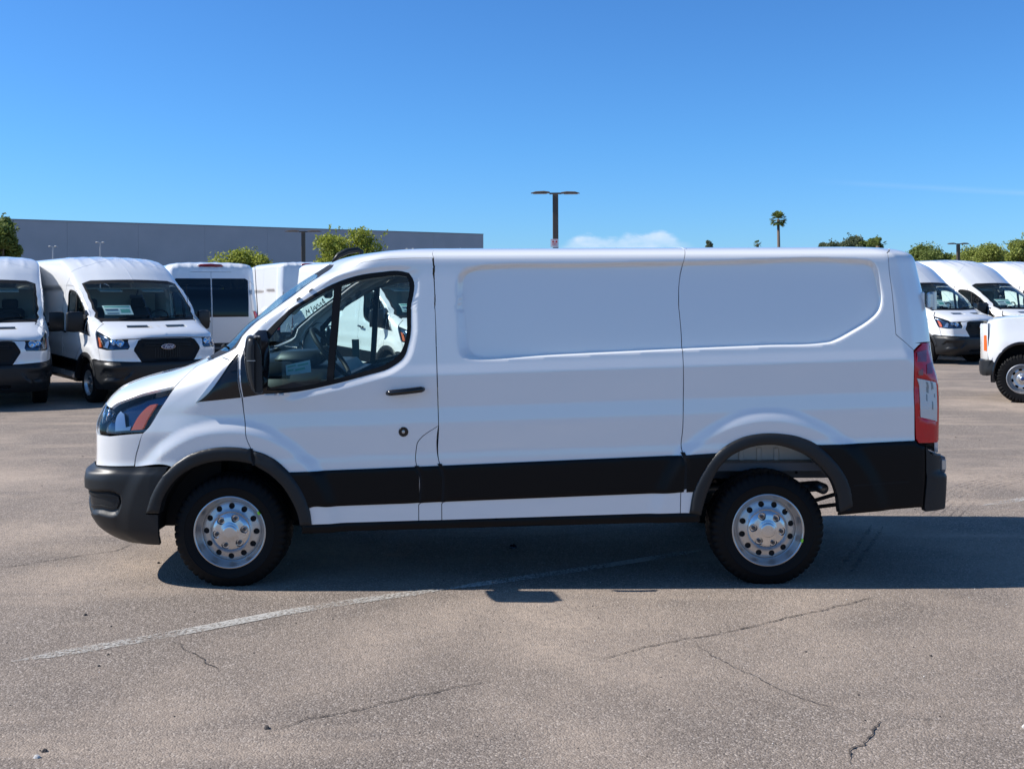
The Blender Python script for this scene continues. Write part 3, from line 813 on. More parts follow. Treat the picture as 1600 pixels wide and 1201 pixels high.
    tl = np.vstack([mko([('p', 1429.5, 690), ('p', 1427.5, 630), ('p', 1427.5, 556), ('p', 1434, 549), ('p', 1440.5, 543)]), [(D_S1 + .17, qd), (D_S1 + .27, qd), (D_S1 + .27, 1.0), (D_S1 + .26, mk([('p', 1430, 692)])[0][1] + .0), (D_S1 + .22, mk([('p', 1434, 698)])[0][1])], mk([('p', 1434, 698)])])
    ql0, ql1 = mk([('p', 1436, 657)])[0][1], mk([('p', 1436, 596)])[0][1]
    d0 = mk([('p', 1436.5, 630)])[0][0]
    cl = np.array([(d0, ql0), (d0 + .15, ql0 - .03), (d0 + .15, ql1 - .03), (d0 - .004, ql1)])
    lamp = P.make('tail_lamp', inset(tl, .003), M['red'], holes=[cl], off=.006, sides=hero_sides, round_=.012, step=.03, thick=.03)
    cl2 = inset(cl, .001)
    rl = P.make('reversing_lens', cl2, M['clearlens'], off=.008, sides=hero_sides, step=.03, thick=.02)
    for a, c in zip(lamp, rl): c.parent = a
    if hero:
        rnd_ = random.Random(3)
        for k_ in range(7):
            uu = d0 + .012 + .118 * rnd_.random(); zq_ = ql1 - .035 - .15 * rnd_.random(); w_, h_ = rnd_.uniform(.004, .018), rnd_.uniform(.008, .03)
            f = P.make('lens_reflection', np.array([(uu, zq_ - h_), (uu + w_, zq_ - h_ - .004), (uu + w_, zq_ + h_ - .004), (uu, zq_ + h_)]), M['lensgrey'], off=.0088, sides=(1,), step=.02, thick=.002); f.parent = rl[0]  # grey patches imitate dark reflections in the clear lens
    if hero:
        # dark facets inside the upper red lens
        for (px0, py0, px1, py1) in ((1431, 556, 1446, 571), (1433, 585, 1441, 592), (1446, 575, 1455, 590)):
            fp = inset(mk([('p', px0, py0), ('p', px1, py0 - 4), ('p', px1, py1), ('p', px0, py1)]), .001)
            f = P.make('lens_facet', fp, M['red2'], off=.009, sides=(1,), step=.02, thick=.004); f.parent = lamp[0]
    # --- front wing
    fend = [('p', 273, 599.5), ('p', 250, 633), ('p', 227, 667), ('p', 222.5, 671), ('p', 216, 690), ('p', 210.5, 710), ('p', 208.5, 724), ('p', 266, 723.5), ('p', 276, 728)] + S_('farch_i')[4:8] + S_('gap_low')[:8] + [('p', 375, 547), ('p', 361.7, 560), ('f', .875, 1.408), ('f', .862, 1.39), ('f', .835, 1.372), ('p', 308, 567)]
    P.make('front_wing', inset(mk(fend), sm), M['paint'], sides=hero_sides, step=step * .7)
    # --- hood, nose, bumper
    qh = b.qz(np.array([1.10]))[0]
    hood_front = [('f', 0, 1.115), ('f', .25, 1.113), ('f', .45, 1.105), ('f', .56, 1.098), ('f', .64, 1.098)]
    lamp_top = [('p', 172.5, 632), ('p', 180, 626), ('p', 195, 620), ('p', 220, 611), ('p', 245, 605), ('p', 273, 599)]
    hood = mk(hood_front + lamp_top + [('p', 308, 566.5)] + [('f', .83, 1.373), ('f', .80, 1.385), ('f', .55, 1.385), ('f', .3, 1.38), ('f', 0, 1.375)])
    vents = []
    for ya, yb in ((.16, .50),):
        vents.append(mk([('f', ya, 1.315), ('f', yb, 1.315), ('f', yb + .03, 1.275), ('f', ya - .02, 1.275)]))
    P.make('hood', inset_open(hood, sm), M['paint'], holes=vents, sym=True, step=step * .8)
    P.make('hood_vent', inset(vents[0], .001), M['trim'], off=-.012, sides=(1, -1), thick=0)
    grille_o = [('f', 0, 1.095), ('f', .43, 1.09), ('f', .485, 1.07), ('f', .565, .94), ('f', .57, .90), ('f', .46, .725), ('f', .44, .712), ('f', 0, .708)]
    nose = mk([('f', 0, 1.108), ('f', .25, 1.106), ('f', .45, 1.098), ('f', .56, 1.090), ('f', .64, 1.088), ('f', .652, 1.05), ('f', .635, .97), ('f', .66, .93), ('p', 167.5, 676), ('p', 195, 673.5), ('p', 222, 671.5), ('p', 215.5, 690), ('p', 210, 710), ('p', 208, 723), ('p', 172, 723), ('f', .62, .715), ('f', .47, .712)] + rev(grille_o)[1:])
    P.make('nose_panel', inset_open(nose, sm), M['paint'], sym=True, step=step * .7)
    DB = mk([('p', 247.5, 832)])[0][0]
    bump = mk([('f', 0, .703), ('f', .3, .703), ('f', .45, .706), ('f', .5, .711), ('f', .68, .713), ('p', 172, 723.3), ('p', 208, 724), ('p', 264, 723.5)] + rev(S_('farch_o'))[-3:][:0] + [('p', 257, 734), ('p', 248, 748), ('p', 236, 771), ('p', 228, 797), ('p', 247, 798), ('p', 247.5, 828)] + [('x', side_xz([(247.5, 828)])[0][0], .30), ('x', side_xz([(247.5, 828)])[0][0], .262), ('d', 1.0, .25), ('d', .9, .245), ('d', .6, .245), ('d', 0, .245)])
    fog_o = mk([('p', 139, 758), ('p', 180, 763), ('p', 187, 768), ('p', 188.5, 783), ('p', 182, 801), ('p', 176, 804), ('p', 152, 800), ('f', .74, .395), ('f', .60, .50), ('f', .58, .55), ('f', .60, .585), ('f', .70, .59)])
    fog_i = mk([('p', 145, 765), ('p', 174, 768), ('p', 181, 771), ('p', 183, 780), ('p', 178, 791), ('p', 170, 793), ('p', 152, 790), ('f', .76, .43), ('f', .65, .51), ('f', .64, .54), ('f', .66, .56), ('f', .73, .565)])
    ledge = mk([('p', 261, 727), ('p', 255, 735)])
    slot_o = np.array([(0, .40), (.42, .40), (.50, .37), (.52, .31), (0, .31)])
    P.make('front_bumper', inset_open(bump, .002), M['plastic'], sym=True, feats=[(fog_o, fog_i, .030)], holes=[slot_hole(.42, .315, .39)], step=step * (.45 if hero else .7), round_=0, cons=[fog_o, fog_i] if hero else [])
    P.make('lower_intake', slot_hole(.43, .31, .395), M['trim'], sym=True, off=-.03, thick=0)
    fl = inset(fog_i, .028)
    P.make('fog_lamp_bezel', fl, M['trim'], off=-.034, sides=hero_sides, step=.03, thick=0)
    if True:
        r0, r1 = inset(fog_i, .004), inset(fog_i, .020); r0, r1 = resample(r0, .02), resample(r1, .02); k_ = ((r1 - r0[0]) ** 2).sum(1).argmin(); r1 = np.roll(r1, -k_, axis=0)
        P.make('fog_lamp_ring', r0, M['plastic'], holes=[r1], off=-.018, sides=hero_sides, step=.03, thick=.012, round_=.006)
    # grille: dark frame, mesh behind, oval badge
    go = mk(grille_o); gi = mk([('f', 0, 1.05), ('f', .39, 1.045), ('f', .43, 1.03), ('f', .50, .93), ('f', .50, .90), ('f', .41, .755), ('f', .39, .745), ('f', 0, .742)])
    P.make('grille', inset_open(go, .002), M['rubber'], sym=True, feats=[(ext0(go), ext0(gi), .035)], step=.04)
    bars = MB()
    xg = -2.735
    for k in range(-9, 10): bars.box((xg + .035 * (k / 9) ** 2 * 1.2, k * .042, .86), (.014, .008, .17))
    for k in range(3): bars.box((xg - .004, 0, 1.0 + k * .026 - .03), (.012, .80, .007))
    bars.build('grille_bars', M['plastic'], root)
    # badge
    V, F = [], []
    n = 40
    e = MB()
    def oval(a, c, x, y0=0): return [(x, a * math.cos(2 * math.pi * k / n), c * math.sin(2 * math.pi * k / n)) for k in range(n)]
    def disc(a, c, x0, x1, ch=.004):
        A = oval(a, c, x0); Bq = oval(a, c, x1 + ch); Cq = oval(a - ch, c - ch, x1); V = A + Bq + Cq
        F = [(i, (i + 1) % n, n + (i + 1) % n, n + i) for i in range(n)] + [(n + i, n + (i + 1) % n, 2 * n + (i + 1) % n, 2 * n + i) for i in range(n)] + [tuple(2 * n + i for i in range(n))]
        return V, F
    V, F = disc(.122, .050, 0, -.018); badge = mobj('badge', V, F, M['chrome'], root, smooth=False); badge.location = (-2.748, 0, .955)
    V, F = disc(.114, .043, -.012, -.0205, .002); bb = mobj('badge_face', V, F, M['blue'], badge, smooth=False)
    tx = text_mesh('badge_lettering', 'Ford', .075, M['white'], badge, shear=.35); tx.rotation_euler = (R(90), 0, R(-90)); tx.location = (-.0225, 0, -.024)
    # --- headlamps
    hl = mk([('f', .645, 1.055), ('f', .66, 1.085), ('p', 173, 634), ('p', 180.5, 628), ('p', 195, 622), ('p', 220, 612.5), ('p', 245, 606.5), ('p', 271, 601), ('p', 249, 634), ('p', 226, 667), ('p', 222, 669.5), ('p', 195, 672), ('p', 168, 674.5), ('f', .665, .935), ('f', .64, .975)])
    hc = P.make('headlamp', inset(hl, .003), M['lampdark'], off=-.055, sides=hero_sides, step=.05, thick=0)
    lens = P.make('lamp_lens', inset(hl, .003), M['lens'], off=-.002, sides=hero_sides, step=.04, thick=.004)
    am = mk([('p', 243, 626), ('p', 232, 628), ('p', 224, 634), ('p', 212, 648), ('p', 202, 667), ('p', 219.5, 666), ('p', 227, 651)])
    amb = P.make('side_marker', am, M['amber'], off=-.012, sides=hero_sides, step=.03, thick=.02)
    sides_n = 2
    for i, sg in enumerate((1, -1)):
        lens[i].parent = hc[i]; amb[i].parent = hc[i]
        # projector units: chrome bowls with a dark centre
        for (u, zz, r) in ((.765, 1.045, .062), (.86, 1.06, .045)):
            D, q = b.inv(y=[u], z=[zz]); pp, nn = b.full(D, q, (), -.045)
            V, F = lathe([(r, .026), (r * .92, .03), (r * .72, .008), (r * .5, .0), (r * .45, .012), (.001, .022)], 28)
            pr = mobj('reflector_bowl', V, F, M['lampchrome'], hc[i], smooth=True, sharp=35)
            nrm = Vector(nn[0]); nrm = (nrm + Vector((-1.2, 0, .05))).normalized(); nrm.y *= sg; loc = Vector(pp[0]); loc.y *= sg
            pr.matrix_local = Matrix.Translation(loc) @ nrm.to_track_quat('-Y', 'Z').to_matrix().to_4x4()
            V, F = lathe([(r * .44, .010), (r * .3, .022), (.001, .027)], 20); g = mobj('projector_glass', V, F, M['lampdark'], hc[i], smooth=True); g.matrix_local = pr.matrix_local
        # light guide strip under the lens
        st = mk([('p', 172, 668), ('p', 197, 667), ('p', 199, 660), ('p', 190, 662), ('p', 187, 640), ('p', 181, 634), ('p', 176, 640)])
        s2 = P.make('daylight_strip', st, M['guide'], off=-.035, sides=(sg,), step=.03, thick=.006); s2.parent = hc[i]
    # --- black triangle at the pillar foot
    tri1 = mk([('p', 306.5, 624), ('p', 372, 550), ('p', 371, 577), ('p', 372.5, 602), ('p', 375.5, 617.5)])
    P.make('pillar_trim', tri1, M['trim'], off=.005, sides=hero_sides, round_=.006, step=.04)
    P.make('pillar_trim_highlight', mk([('p', 305.5, 625), ('p', 371, 547.5), ('p', 371.8, 549.5), ('p', 307.5, 624)]), M['silver'], off=.009, sides=hero_sides, step=.03, thick=.012)  # silver strip paints the sunlit highlight along the trim's upper edge
    if hero:
        for a, c in (((343, 600), (370, 596)), ((360, 577), (370, 573))):
            w = 4.5
            P.make('trim_ridge', mk([('p', a[0], a[1]), ('p', a[0] + 7, a[1] - w), ('p', c[0], c[1] - w + 1), ('p', c[0] + 1, c[1] + 2)]), M['trim'], off=.012, sides=hero_sides, step=.03, thick=.012, round_=.006)
    tri2 = mk([('p', 379.5, 617), ('p', 377, 602), ('p', 375.5, 577), ('p', 376.5, 556), ('p', 381, 541), ('p', 393, 523), ('p', 404, 512.5), ('p', 416, 512.5), ('p', 419, 528), ('p', 417, 606), ('p', 447, 607.5)])
    P.make('mirror_foot', tri2, M['trim'], off=.003, sides=hero_sides, round_=.005, step=.04)
    # --- roof with pillars, windscreen
    zh = 1.985 if roof == 'low' else 2.10
    pass
    gap_up = [('p', 361.7, 559.5), ('p', 375, 546.5), ('p', 381, 534)] + S_('gap_up')
    up = mko(gap_up) + (0, .003); xs = side_xz([(678, 392)])[0][0]
    qe = np.array([1.41, 1.46, 1.53, 1.60, 1.69, 1.775, 1.85, 1.90] + ([] if roof == 'low' else [1.97, 2.03])); uq = up[:, 1]; De = np.interp(np.minimum(qe, 1.89), uq[np.argsort(uq)], up[np.argsort(uq), 0]) - .115
    top = mk([('f', .70 if roof == 'low' else .76, zh - .02), ('f', .64 if roof == 'low' else .70, zh), ('f', .3, zh + .012), ('f', 0, zh + .016)])
    cor = mk([('f', .895, 1.405), ('f', .87, 1.392), ('f', .84, 1.392)])
    wsb = np.vstack([np.stack([De, qe], 1)[1:], top])
    roofp = np.vstack([[(0, qtop - .002), (D_END, qtop - .002), (D_END, b.q0 + .0), (D_S1 + .36, b.q0 + .0), (D_S1 + .345, qT + .004)], mk([('x', side_xz([(1381, 387)])[0][0], qT + .004), ('x', xs, qT + .004)]), up[::-1], cor, wsb])
    P.make('roof', resample(roofp, .05), M['paint'], off=-.0022, sym=True, step=step * .8, thick=.015)
    ws = np.vstack([mk([('f', 0, 1.395), ('f', .4, 1.395), ('f', .82, 1.396)]), np.stack([De - .004, qe], 1)[1:], top - (.0, .003)]); ws[-1, 0] = 0
    wi_b = np.stack([De - .055, qe], 1)[2:]
    wsi = np.vstack([mk([('f', 0, 1.43), ('f', .4, 1.43)]), [(De[1] - .06, 1.44)], wi_b, mk([('f', .66, zh - .065), ('f', .3, zh - .045), ('f', 0, zh - .04)])])
    ring = np.vstack([ws, wsi[::-1]])
    P.make('windshield_frit', ring, M['rubber'], off=-.004, sym=True, step=step * .8, thick=0)
    P.make('windshield', wsi, M['ws'], off=-.004, sym=True, step=step, thick=0)
    cowl = mk([('f', 0, 1.37), ('f', .3, 1.372), ('f', .55, 1.375), ('f', .80, 1.378), ('f', .86, 1.38), ('f', .845, 1.40), ('f', .4, 1.40), ('f', 0, 1.40)])
    P.make('cowl_panel', cowl, M['plastic'], off=-.010, sym=True, thick=0, step=.05)
    # --- door window
    seal = mobj
    P.make('window_seal', win_o, M['rubber'], holes=[win_i], off=-.009, sides=hero_sides, step=.03, thick=.02)
    gq = mk([('p', 413, 532), ('p', 453, 487.5), ('p', 500, 457.5), ('p', 524, 446.5), ('p', 512, 592), ('p', 460, 602.5), ('p', 418, 605.5), ('p', 413.5, 601)])
    gm = mk([('p', 530, 444), ('p', 560, 435.8), ('p', 593, 430.7), ('p', 628, 428.8), ('p', 636, 430.5), ('p', 638.6, 436), ('p', 636, 476.6), ('p', 631.6, 535), ('p', 624.6, 550), ('p', 607, 564.5), ('p', 566, 578.5), ('p', 520, 590.5)])
    P.make('quarter_window', gq, M['tint'] if hero else M['ws'], off=-.014, sides=hero_sides, step=.08, thick=0)
    P.make('door_glass', gm, M['clear'] if hero else M['ws'], off=-.020, sides=hero_sides, step=.08, thick=0)
    dv = mk([('p', 522.5, 443.5), ('p', 533.5, 441), ('p', 519.5, 594), ('p', 509, 597)])
    P.make('window_divider', dv, M['rubber'], off=-.006, sides=hero_sides, step=.05, thick=.04)
    # --- cladding and arches
    ct, cb = XZ['clad_t'], XZ['clad_b']
    def yt(px): return np.interp(px, [455, 652, 1062, 1115, 1275, 1434], [733.5, 727, 712.5, 709.5, 699, 692.8])
    def yb(px): return np.interp(px, [480, 652, 688, 1066, 1092], [789.5, 784.5, 783, 771, 770.5])
    def band(x0, x1, x0b=None, x1b=None, n=8):
        T = [('p', x, yt(x)) for x in np.linspace(x0, x1, n)]; Bt = [('p', x, yb(x)) for x in np.linspace(x1b or x1, x0b or x0, n)]
        return T, Bt
    arch_r = S_('farch_o')
    c1 = [('p', x, yt(x)) for x in np.linspace(441, 649, 9)] + [('p', 652.5, 737), ('p', 653.5, 760), ('p', 653, 784)] + [('p', x, yb(x)) for x in np.linspace(640, 484, 7)] + [('p', 470, 800), ('p', 466, 770), ('p', 452, 745)]
    c2 = [('p', x, yt(x)) for x in (651, 684)] + [('p', 688.5, 737), ('p', 689, 760), ('p', 688, 783), ('p', 655, 784.3), ('p', 656.5, 760), ('p', 655.5, 737)]
    c3 = [('p', x, yt(x)) for x in np.linspace(687, 1063, 14)] + [('p', 1066.5, 720), ('p', 1067, 745), ('p', 1066, 770)] + [('p', x, yb(x)) for x in np.linspace(1050, 691, 12)] + [('p', 692, 760), ('p', 691.5, 737)]
    c4 = [('p', 1066, yt(1066)), ('p', 1090, yt(1090)), ('p', 1122, yt(1122)), ('p', 1108, 725), ('p', 1092, 750), ('p', 1085, 770), ('p', 1069.5, 770.5), ('p', 1070, 745), ('p', 1069.5, 720)]
    c5 = [('p', 1272, 698), ('p', 1290, 698), ('p', 1340, 696.5), ('p', 1390, 694.5), ('p', 1428, 693), ('p', 1432, 698), ('p', 1443.2, 702), ('p', 1443.2, 745), ('p', 1439.2, 797), ('p', 1400, 800), ('p', 1350, 804), ('p', 1305, 808), ('p', 1307, 796), ('p', 1322, 796), ('p', 1318, 765), ('p', 1306, 738), ('p', 1290, 715)]
    for c in (c1, c2, c3, c4, c5):
        P.make('side_cladding', inset(mk(c), .0015), M['clad'], off=.010, sides=hero_sides, round_=.009, step=step * .6, thick=.012)
    for ln in (S_('bseam')[5:8], S_('midseam')[5:8], S_('flapl')[4:7], [('s', *side_xz([(391.5, 696)])[0]), ('s', *side_xz([(397, 723)])[0])]):
        L = mko([('s', p[1], p[2]) for p in ln]); L = np.vstack([L - (.013, 0), (L + (.013, 0))[::-1]])
        P.make('cladding_gap', L, M['dark'], off=.005, sides=hero_sides, step=.03, thick=0)
    if hero:
        P.make('cladding_crease', mk([('p', 1330, 760.5), ('p', 1418, 756.5), ('p', 1418, 758), ('p', 1330, 762.5)]), M['dark'], off=.0112, sides=(1,), step=.05, thick=0)
    fo, fi, ro_, ri_ = S_('farch_o'), S_('farch_i'), S_('rarch_o'), S_('rarch_i')
    a1 = fo[:8] + [('p', 391.5, 698), ('p', 395, 720.5)] + rev(fi[:7])
    a2 = [('p', 395, 699), ('p', 412.5, 704.5)] + fo[9:] + rev(fi[8:]) + [('p', 398.5, 723)]
    for a in (a1, a2):
        P.make('wheel_arch_trim', mk(a), M['plastic'], off=.022, sides=hero_sides, round_=.030, step=step * .45, thick=.07)
    P.make('wheel_arch_trim', mk(ro_ + rev(ri_)), M['plastic'], off=.020, sides=hero_sides, round_=.030, step=step * .45, thick=.07)
    # black step under the white sill
    sill = mk([('p', x, 816 - .0221 * (x - 484)) for x in np.linspace(470, 1090, 12)] + [('p', x, 829.5 - .0200 * (x - 484)) for x in np.linspace(1090, 470, 12)])
    P.make('sill_step', sill, M['clad'], off=-.008, sides=hero_sides, thick=.08, step=step * .6, round_=.01)
    # --- rear bumper
    rb = np.vstack([mko([('p', 1444.2, 702), ('p', 1444.2, 745), ('p', 1440, 796)]), [(D_S1 + .06, .452), (D_S1 + .2, .462), (D_S1 + .3, .465), (D_END, .465), (D_END, .62), (D_S1 + .33, .62), (D_S1 + .30, .79), (D_S1 + .1, .79)]])
    def push(D, q): return np.clip((D - D_S1 - .03) / .16, 0, 1) * .042 * (1 - .9 * np.clip((q - .665) / .03, 0, 1))
    P.make('rear_bumper', rb, M['plastic'], off=.010, sym=True, step=step * .6, thick=.05, pushx=push)
    P.make('bumper_backing', np.array([(D_S1 - .10, .47), (D_S1 + .28, .48), (D_S1 + .28, .79), (D_S1 - .10, .79)]), M['dark'], off=-.012, sides=hero_sides, step=.08, thick=0)
    if hero:
        mb = MB(); mb.box((2.643, -.94, .728), (.040, .08, .10), bev=.006); mb.build('towing_bracket', M['frame'], root)
        mb = MB(); mb.box((2.650, -.955, .728), (.030, .06, .065), bev=.004); mb.build('bracket_insert', M['silver'], root)
    # --- rear doors
    q1 = b.q0 - .09
    for sg in (1, -1):
        pr = np.array([(D1 + .012, .80), (D_END - .004, .80), (D_END - .004, q1), (D1 + .012, q1)])
        # cut out where the lamp sits
        pr = np.array([(D_S1 + .285, .80), (D_END - .004, .80), (D_END - .004, q1), (D1 + .006, q1), (D1 + .006, qd), (D_S1 + .285, qd)])
        if rear_glass:
            gh = smooth_poly(mk([('r', .80, 1.36), ('r', .012, 1.36), ('r', .012, 2.20), ('r', .80, 2.20)]), 2)
            P.make('rear_door', pr, M['paint'], holes=[gh], sides=(sg,), step=.07)
            P.make('rear_window', gh, M['privacy'], off=-.004, sides=(sg,), step=.1, thick=0)
        else:
            e0 = smooth_poly(mk([('r', .80, 1.35), ('r', .10, 1.35), ('r', .10, min(2.1, q1 - .1)), ('r', .74, min(2.1, q1 - .1))]), 2)
            e1 = inset(e0, .03)
            P.make('rear_door', pr, M['paint'], feats=[(e0, e1, .02)], sides=(sg,), step=.06)
    hb = mk([('r', .0, 1.22)])
    hp = b.full(mk([('r', .12, 1.27)])[:, 0], mk([('r', .12, 1.27)])[:, 1])[0][0]
    mb = MB(); mb.box((hp[0] + .012, -.13, 1.27), (.03, .20, .035), bev=.01); mb.build('rear_door_handle', M['trim'], root)
    # header over the rear doors with the high brake lamp
    P.make('rear_header', np.array([(D1 + .01, q1 + .008), (D_END, q1 + .008), (D_END, b.q0 - .006), (D1 + .01, b.q0 - .006)]), M['paint'], sym=True, step=.05)
    mb = MB(); zc = float(b.zq([b.q0 + .06])[0]); xcr = float(b.xr([b.q0 + .05])[0])
    mb.tube([(xcr - .01, -.30, zc - .028), (xcr + .012, -.22, zc + .006), (xcr + .02, 0, zc + .016), (xcr + .012, .22, zc + .006), (xcr - .01, .30, zc - .028)], [.012, .034, .038, .034, .012], 10)
    mb.build('high_brake_lamp', M['red2'], root, smooth=True)
    # rear door hinges standing proud of the corner
    for sg in (1, -1):
        for zz in (1.66,) if roof == 'low' else (1.9, 1.2):
            Dh = np.array([D1 - .03]); pp, nn = b.full(Dh, b.qz(np.array([zz]))); pp = pp[0]
            if roof == 'low': zz = at(1450, 475, .2).z
            mb = MB(); mb.box((pp[0] - .018, sg * (pp[1] + .012), zz), (.026, .035, .11), bev=.008); mb.build('hinge_foot', M['paint'], root)
            mb = MB(); mb.box((pp[0] + .028, sg * (pp[1] - .004), zz), (.042, .045, .105), bev=.012); mb.tube([(pp[0] + .045, sg * (pp[1] - .018), zz - .055), (pp[0] + .045, sg * (pp[1] - .018), zz + .055)], .014, 10); mb.build('door_hinge', M['jamb'] if not hero else M['silver2'], root)
    # --- door handles and lock
    def surf(p):
        D, q = b.inv(x=[p.x], z=[p.z]); return float(b.full(D, q)[0][0][1])
    for sg in (1, -1):
        a = at(604, 612.5, -.03); c = at(660.5, 607, -.03)
        hz = [(a.x, -sg * 1.055, a.z), (a.x + .02, -sg * 1.068, a.z + .002), ((a.x + c.x) / 2, -sg * 1.072, (a.z + c.z) / 2), (c.x - .01, -sg * 1.066, c.z), (c.x, -sg * 1.05, c.z)]
        mb = MB(); mb.tube(hz, [.014, .0185, .019, .019, .014], 10); hd = mb.build('door_handle', M['trim'], root, smooth=True)
        if hero and sg == 1:
            cc = at(629, 611, .03)
            # dished recess behind the handle: a shallow bowl lip
            V, F = lathe([(.067, 0), (.064, .003), (.060, .0), (.050, -.006), (.03, -.010), (.001, -.011)], 36); o = mobj('handle_cup', V, F, M['paint'], root, smooth=True)
            o.location = (cc.x, surf(cc) + .0035, cc.z)
            cc = at(630, 672, .03); V, F = lathe([(.030, -.004), (.030, .003), (.027, .006), (.013, .006), (.011, .002), (.001, .002)], 28)
            o = mobj('lock_surround', V, F, M['trim'], root, smooth=True, sharp=40); o.location = (cc.x, surf(cc) + .001, cc.z)
            V, F = lathe([(.011, .0), (.010, .006), (.001, .007)], 20); k = mobj('lock_cylinder', V, F, M['silver'], o, smooth=True, sharp=40)
    # --- mirrors
    for sg in (1, -1):
        prof = [(387, 524), (392, 521), (398, 522), (402, 527), (406, 535), (410.5, 548), (411.5, 576), (412, 598), (412.5, 611), (407, 613), (401, 612), (395, 606), (390, 596), (386.5, 583), (384, 566), (383.5, 548), (385, 533)]
        pr = np.array([(at(x, y, -.22).x, at(x, y, -.22).z) for x, y in prof]); pr = smooth_poly(pr, 2); cx, cz = pr.mean(0); xm = pr[:, 0].max(); pfull = pr.copy(); pr[:, 0] = np.minimum(pr[:, 0], xm - .046)
        V = []; F = []; n = len(pr)
        rows = [(-.045, .90), (-.08, 1.0), (-.16, 1.02), (-.22, 1.0), (-.255, .94), (-.278, .80), (-.288, .6), (-.292, .3)]
        for (yy, k) in rows:
            for p in pr: V.append((cx + (p[0] - cx) * k + (0 if p[0] > cx else 0), sg * (-1.0 + yy), cz + (p[1] - cz) * (k if k > .9 else .6 + .4 * k)))
        for r_ in range(len(rows) - 1):
            for i in range(n): F.append((r_ * n + i, r_ * n + (i + 1) % n, (r_ + 1) * n + (i + 1) % n, (r_ + 1) * n + i))
        F.append(tuple(range(n))); F.append(tuple((len(rows) - 1) * n + i for i in range(n))[::-1])
        ms_ = mobj('door_mirror', V, F, M['plastic'], root, smooth=True, sharp=55)
        bmesh_fix(ms_)
        xb = pr[:, 0].max(); zt_, zb_ = cz + .155, cz - .165
        mb = MB(); npf = len(pfull)
        for (ya, yb_) in ((1.245, 1.272),):
            Vp = [(cx + (p[0] - cx) * k_, -sg * y_, cz + (p[1] - cz) * k_) for y_, k_ in ((ya, .985), ((ya + yb_) / 2, .985), (yb_, .95)) for p in pfull]
            mb.add(Vp, [(r_ * npf + i, r_ * npf + (i + 1) % npf, (r_ + 1) * npf + (i + 1) % npf, (r_ + 1) * npf + i) for r_ in range(2) for i in range(npf)] + [tuple(range(npf)), tuple(2 * npf + i for i in range(npf))[::-1]])
        mb.box((xb + .017, -sg * 1.055, cz - .005), (.038, .014, .33), bev=.005)
        mb.box((xb + .015, -sg * 1.16, zt_ + .002), (.034, .20, .012), bev=.004); mb.box((xb + .015, -sg * 1.16, zb_), (.034, .20, .012), bev=.004); mb.box((xb + .008, -sg * 1.16, cz - .055), (.02, .20, .012)); mb.build('mirror_frame', M['plastic'], ms_)
        mb = MB(); mb.box((xb - .0005, -sg * 1.16, cz + .07), (.003, .17, .20), bev=.001); mg = mb.build('mirror_glass', M['mirror'], ms_)
        mb = MB(); mb.box((xb - .0005, -sg * 1.16, cz - .115), (.003, .17, .085), bev=.001); mb.build('convex_glass', M['mirror'], ms_)
        mb = MB(); mb.tube([(cx - .03, -sg * .94, cz - .05), (cx - .035, -sg * 1.07, cz - .04)], .032, 12); mb.tube([(cx - .02, -sg * .94, cz - .13), (cx - .03, -sg * 1.07, cz - .11)], .024, 12); mb.build('mirror_arm', M['plastic'], ms_, smooth=True)
        for o_ in [ms_] + [c_ for c_ in bpy.data.objects if c_.parent == ms_]:
            if o_.name.startswith('mirror_arm'): continue
            for v_ in o_.data.vertices: v_.co.x -= .24 * (1.28 - abs(v_.co.y))
        if hero:
            mb = MB(); mb.box((cx - .012, -sg * 1.2905, at(400, 560, -.25).z), (.05, .004, .004)); mb.build('mirror_seam', M['silver'], ms_)
    # --- underbody
    mb = MB()
    mb.box((fx - .36, 0, .58), (.5, 1.55, .5)); mb.build('engine_bay', M['dark'], root)
    mb = MB(); mb.box(((fx + rx) / 2 + .1, 0, .50), (rx - fx - 1.0, 1.80, .26)); mb.build('underbody', M['dark'], root)
    mb = MB(); mb.box((rx + .2, 0, .69), (1.9, 1.6, .05)); mb.build('cargo_floor', M['frame'], root)
    mb = MB()
    for sg in (1, -1): mb.box((rx + .25, sg * .52, .632), (2.0, .09, .105))
    mb.build('frame_rail', M['frame'], root)
    mb = MB()
    mb.tube([(fx, -.8, WZ), (fx, .8, WZ)], .04, 10); mb.build('axle', M['dark'], root, smooth=True, sharp=40); mb = MB(); mb.tube([(rx, -.8, WZ), (rx, .8, WZ)], .055, 12); mb.tube([(rx - .13, 0, WZ), (rx + .13, 0, WZ)], .14, 14)
    mb.build('axle', M['dark'], root, smooth=True, sharp=40)
    for sg in (1, -1):
        # wheelhouses
        V = []; F = []; n = 22
        for k in range(n + 1):
            t = math.pi * (.0 + 1.0 * k / n); rr = .455
            V += [(fx - rr * 1.02 * math.cos(t), -sg * 1.005, .33 + rr * math.sin(t)), (fx - rr * 1.02 * math.cos(t), -sg * .62, .33 + rr * math.sin(t))]
        F = [(2 * k, 2 * k + 2, 2 * k + 3, 2 * k + 1) for k in range(n)]
        F.append(tuple(2 * k + 1 for k in range(n + 1)))
        mobj('wheel_well', V, F, M['dark'], root, smooth=False)
        mb = MB(); mb.tube([(fx + .02, -sg * .72, .45), (fx + .05, -sg * .66, .80)], [.035, .055], 10); mb.build('suspension_strut', M['dark'], root, smooth=True)
        V = []; n = 26; rr = .53
        for k in range(n + 1):
            t = math.pi * (.13 + .74 * k / n)
            V += [(rx - rr * math.cos(t), -sg * 1.0, .38 + rr * math.sin(t)), (rx - rr * math.cos(t), -sg * .66, .38 + rr * math.sin(t))]
        F = [(2 * k, 2 * k + 2, 2 * k + 3, 2 * k + 1) for k in range(n)]
        mobj('rear_wheel_well', V, F, M['jamb'], root, smooth=False)
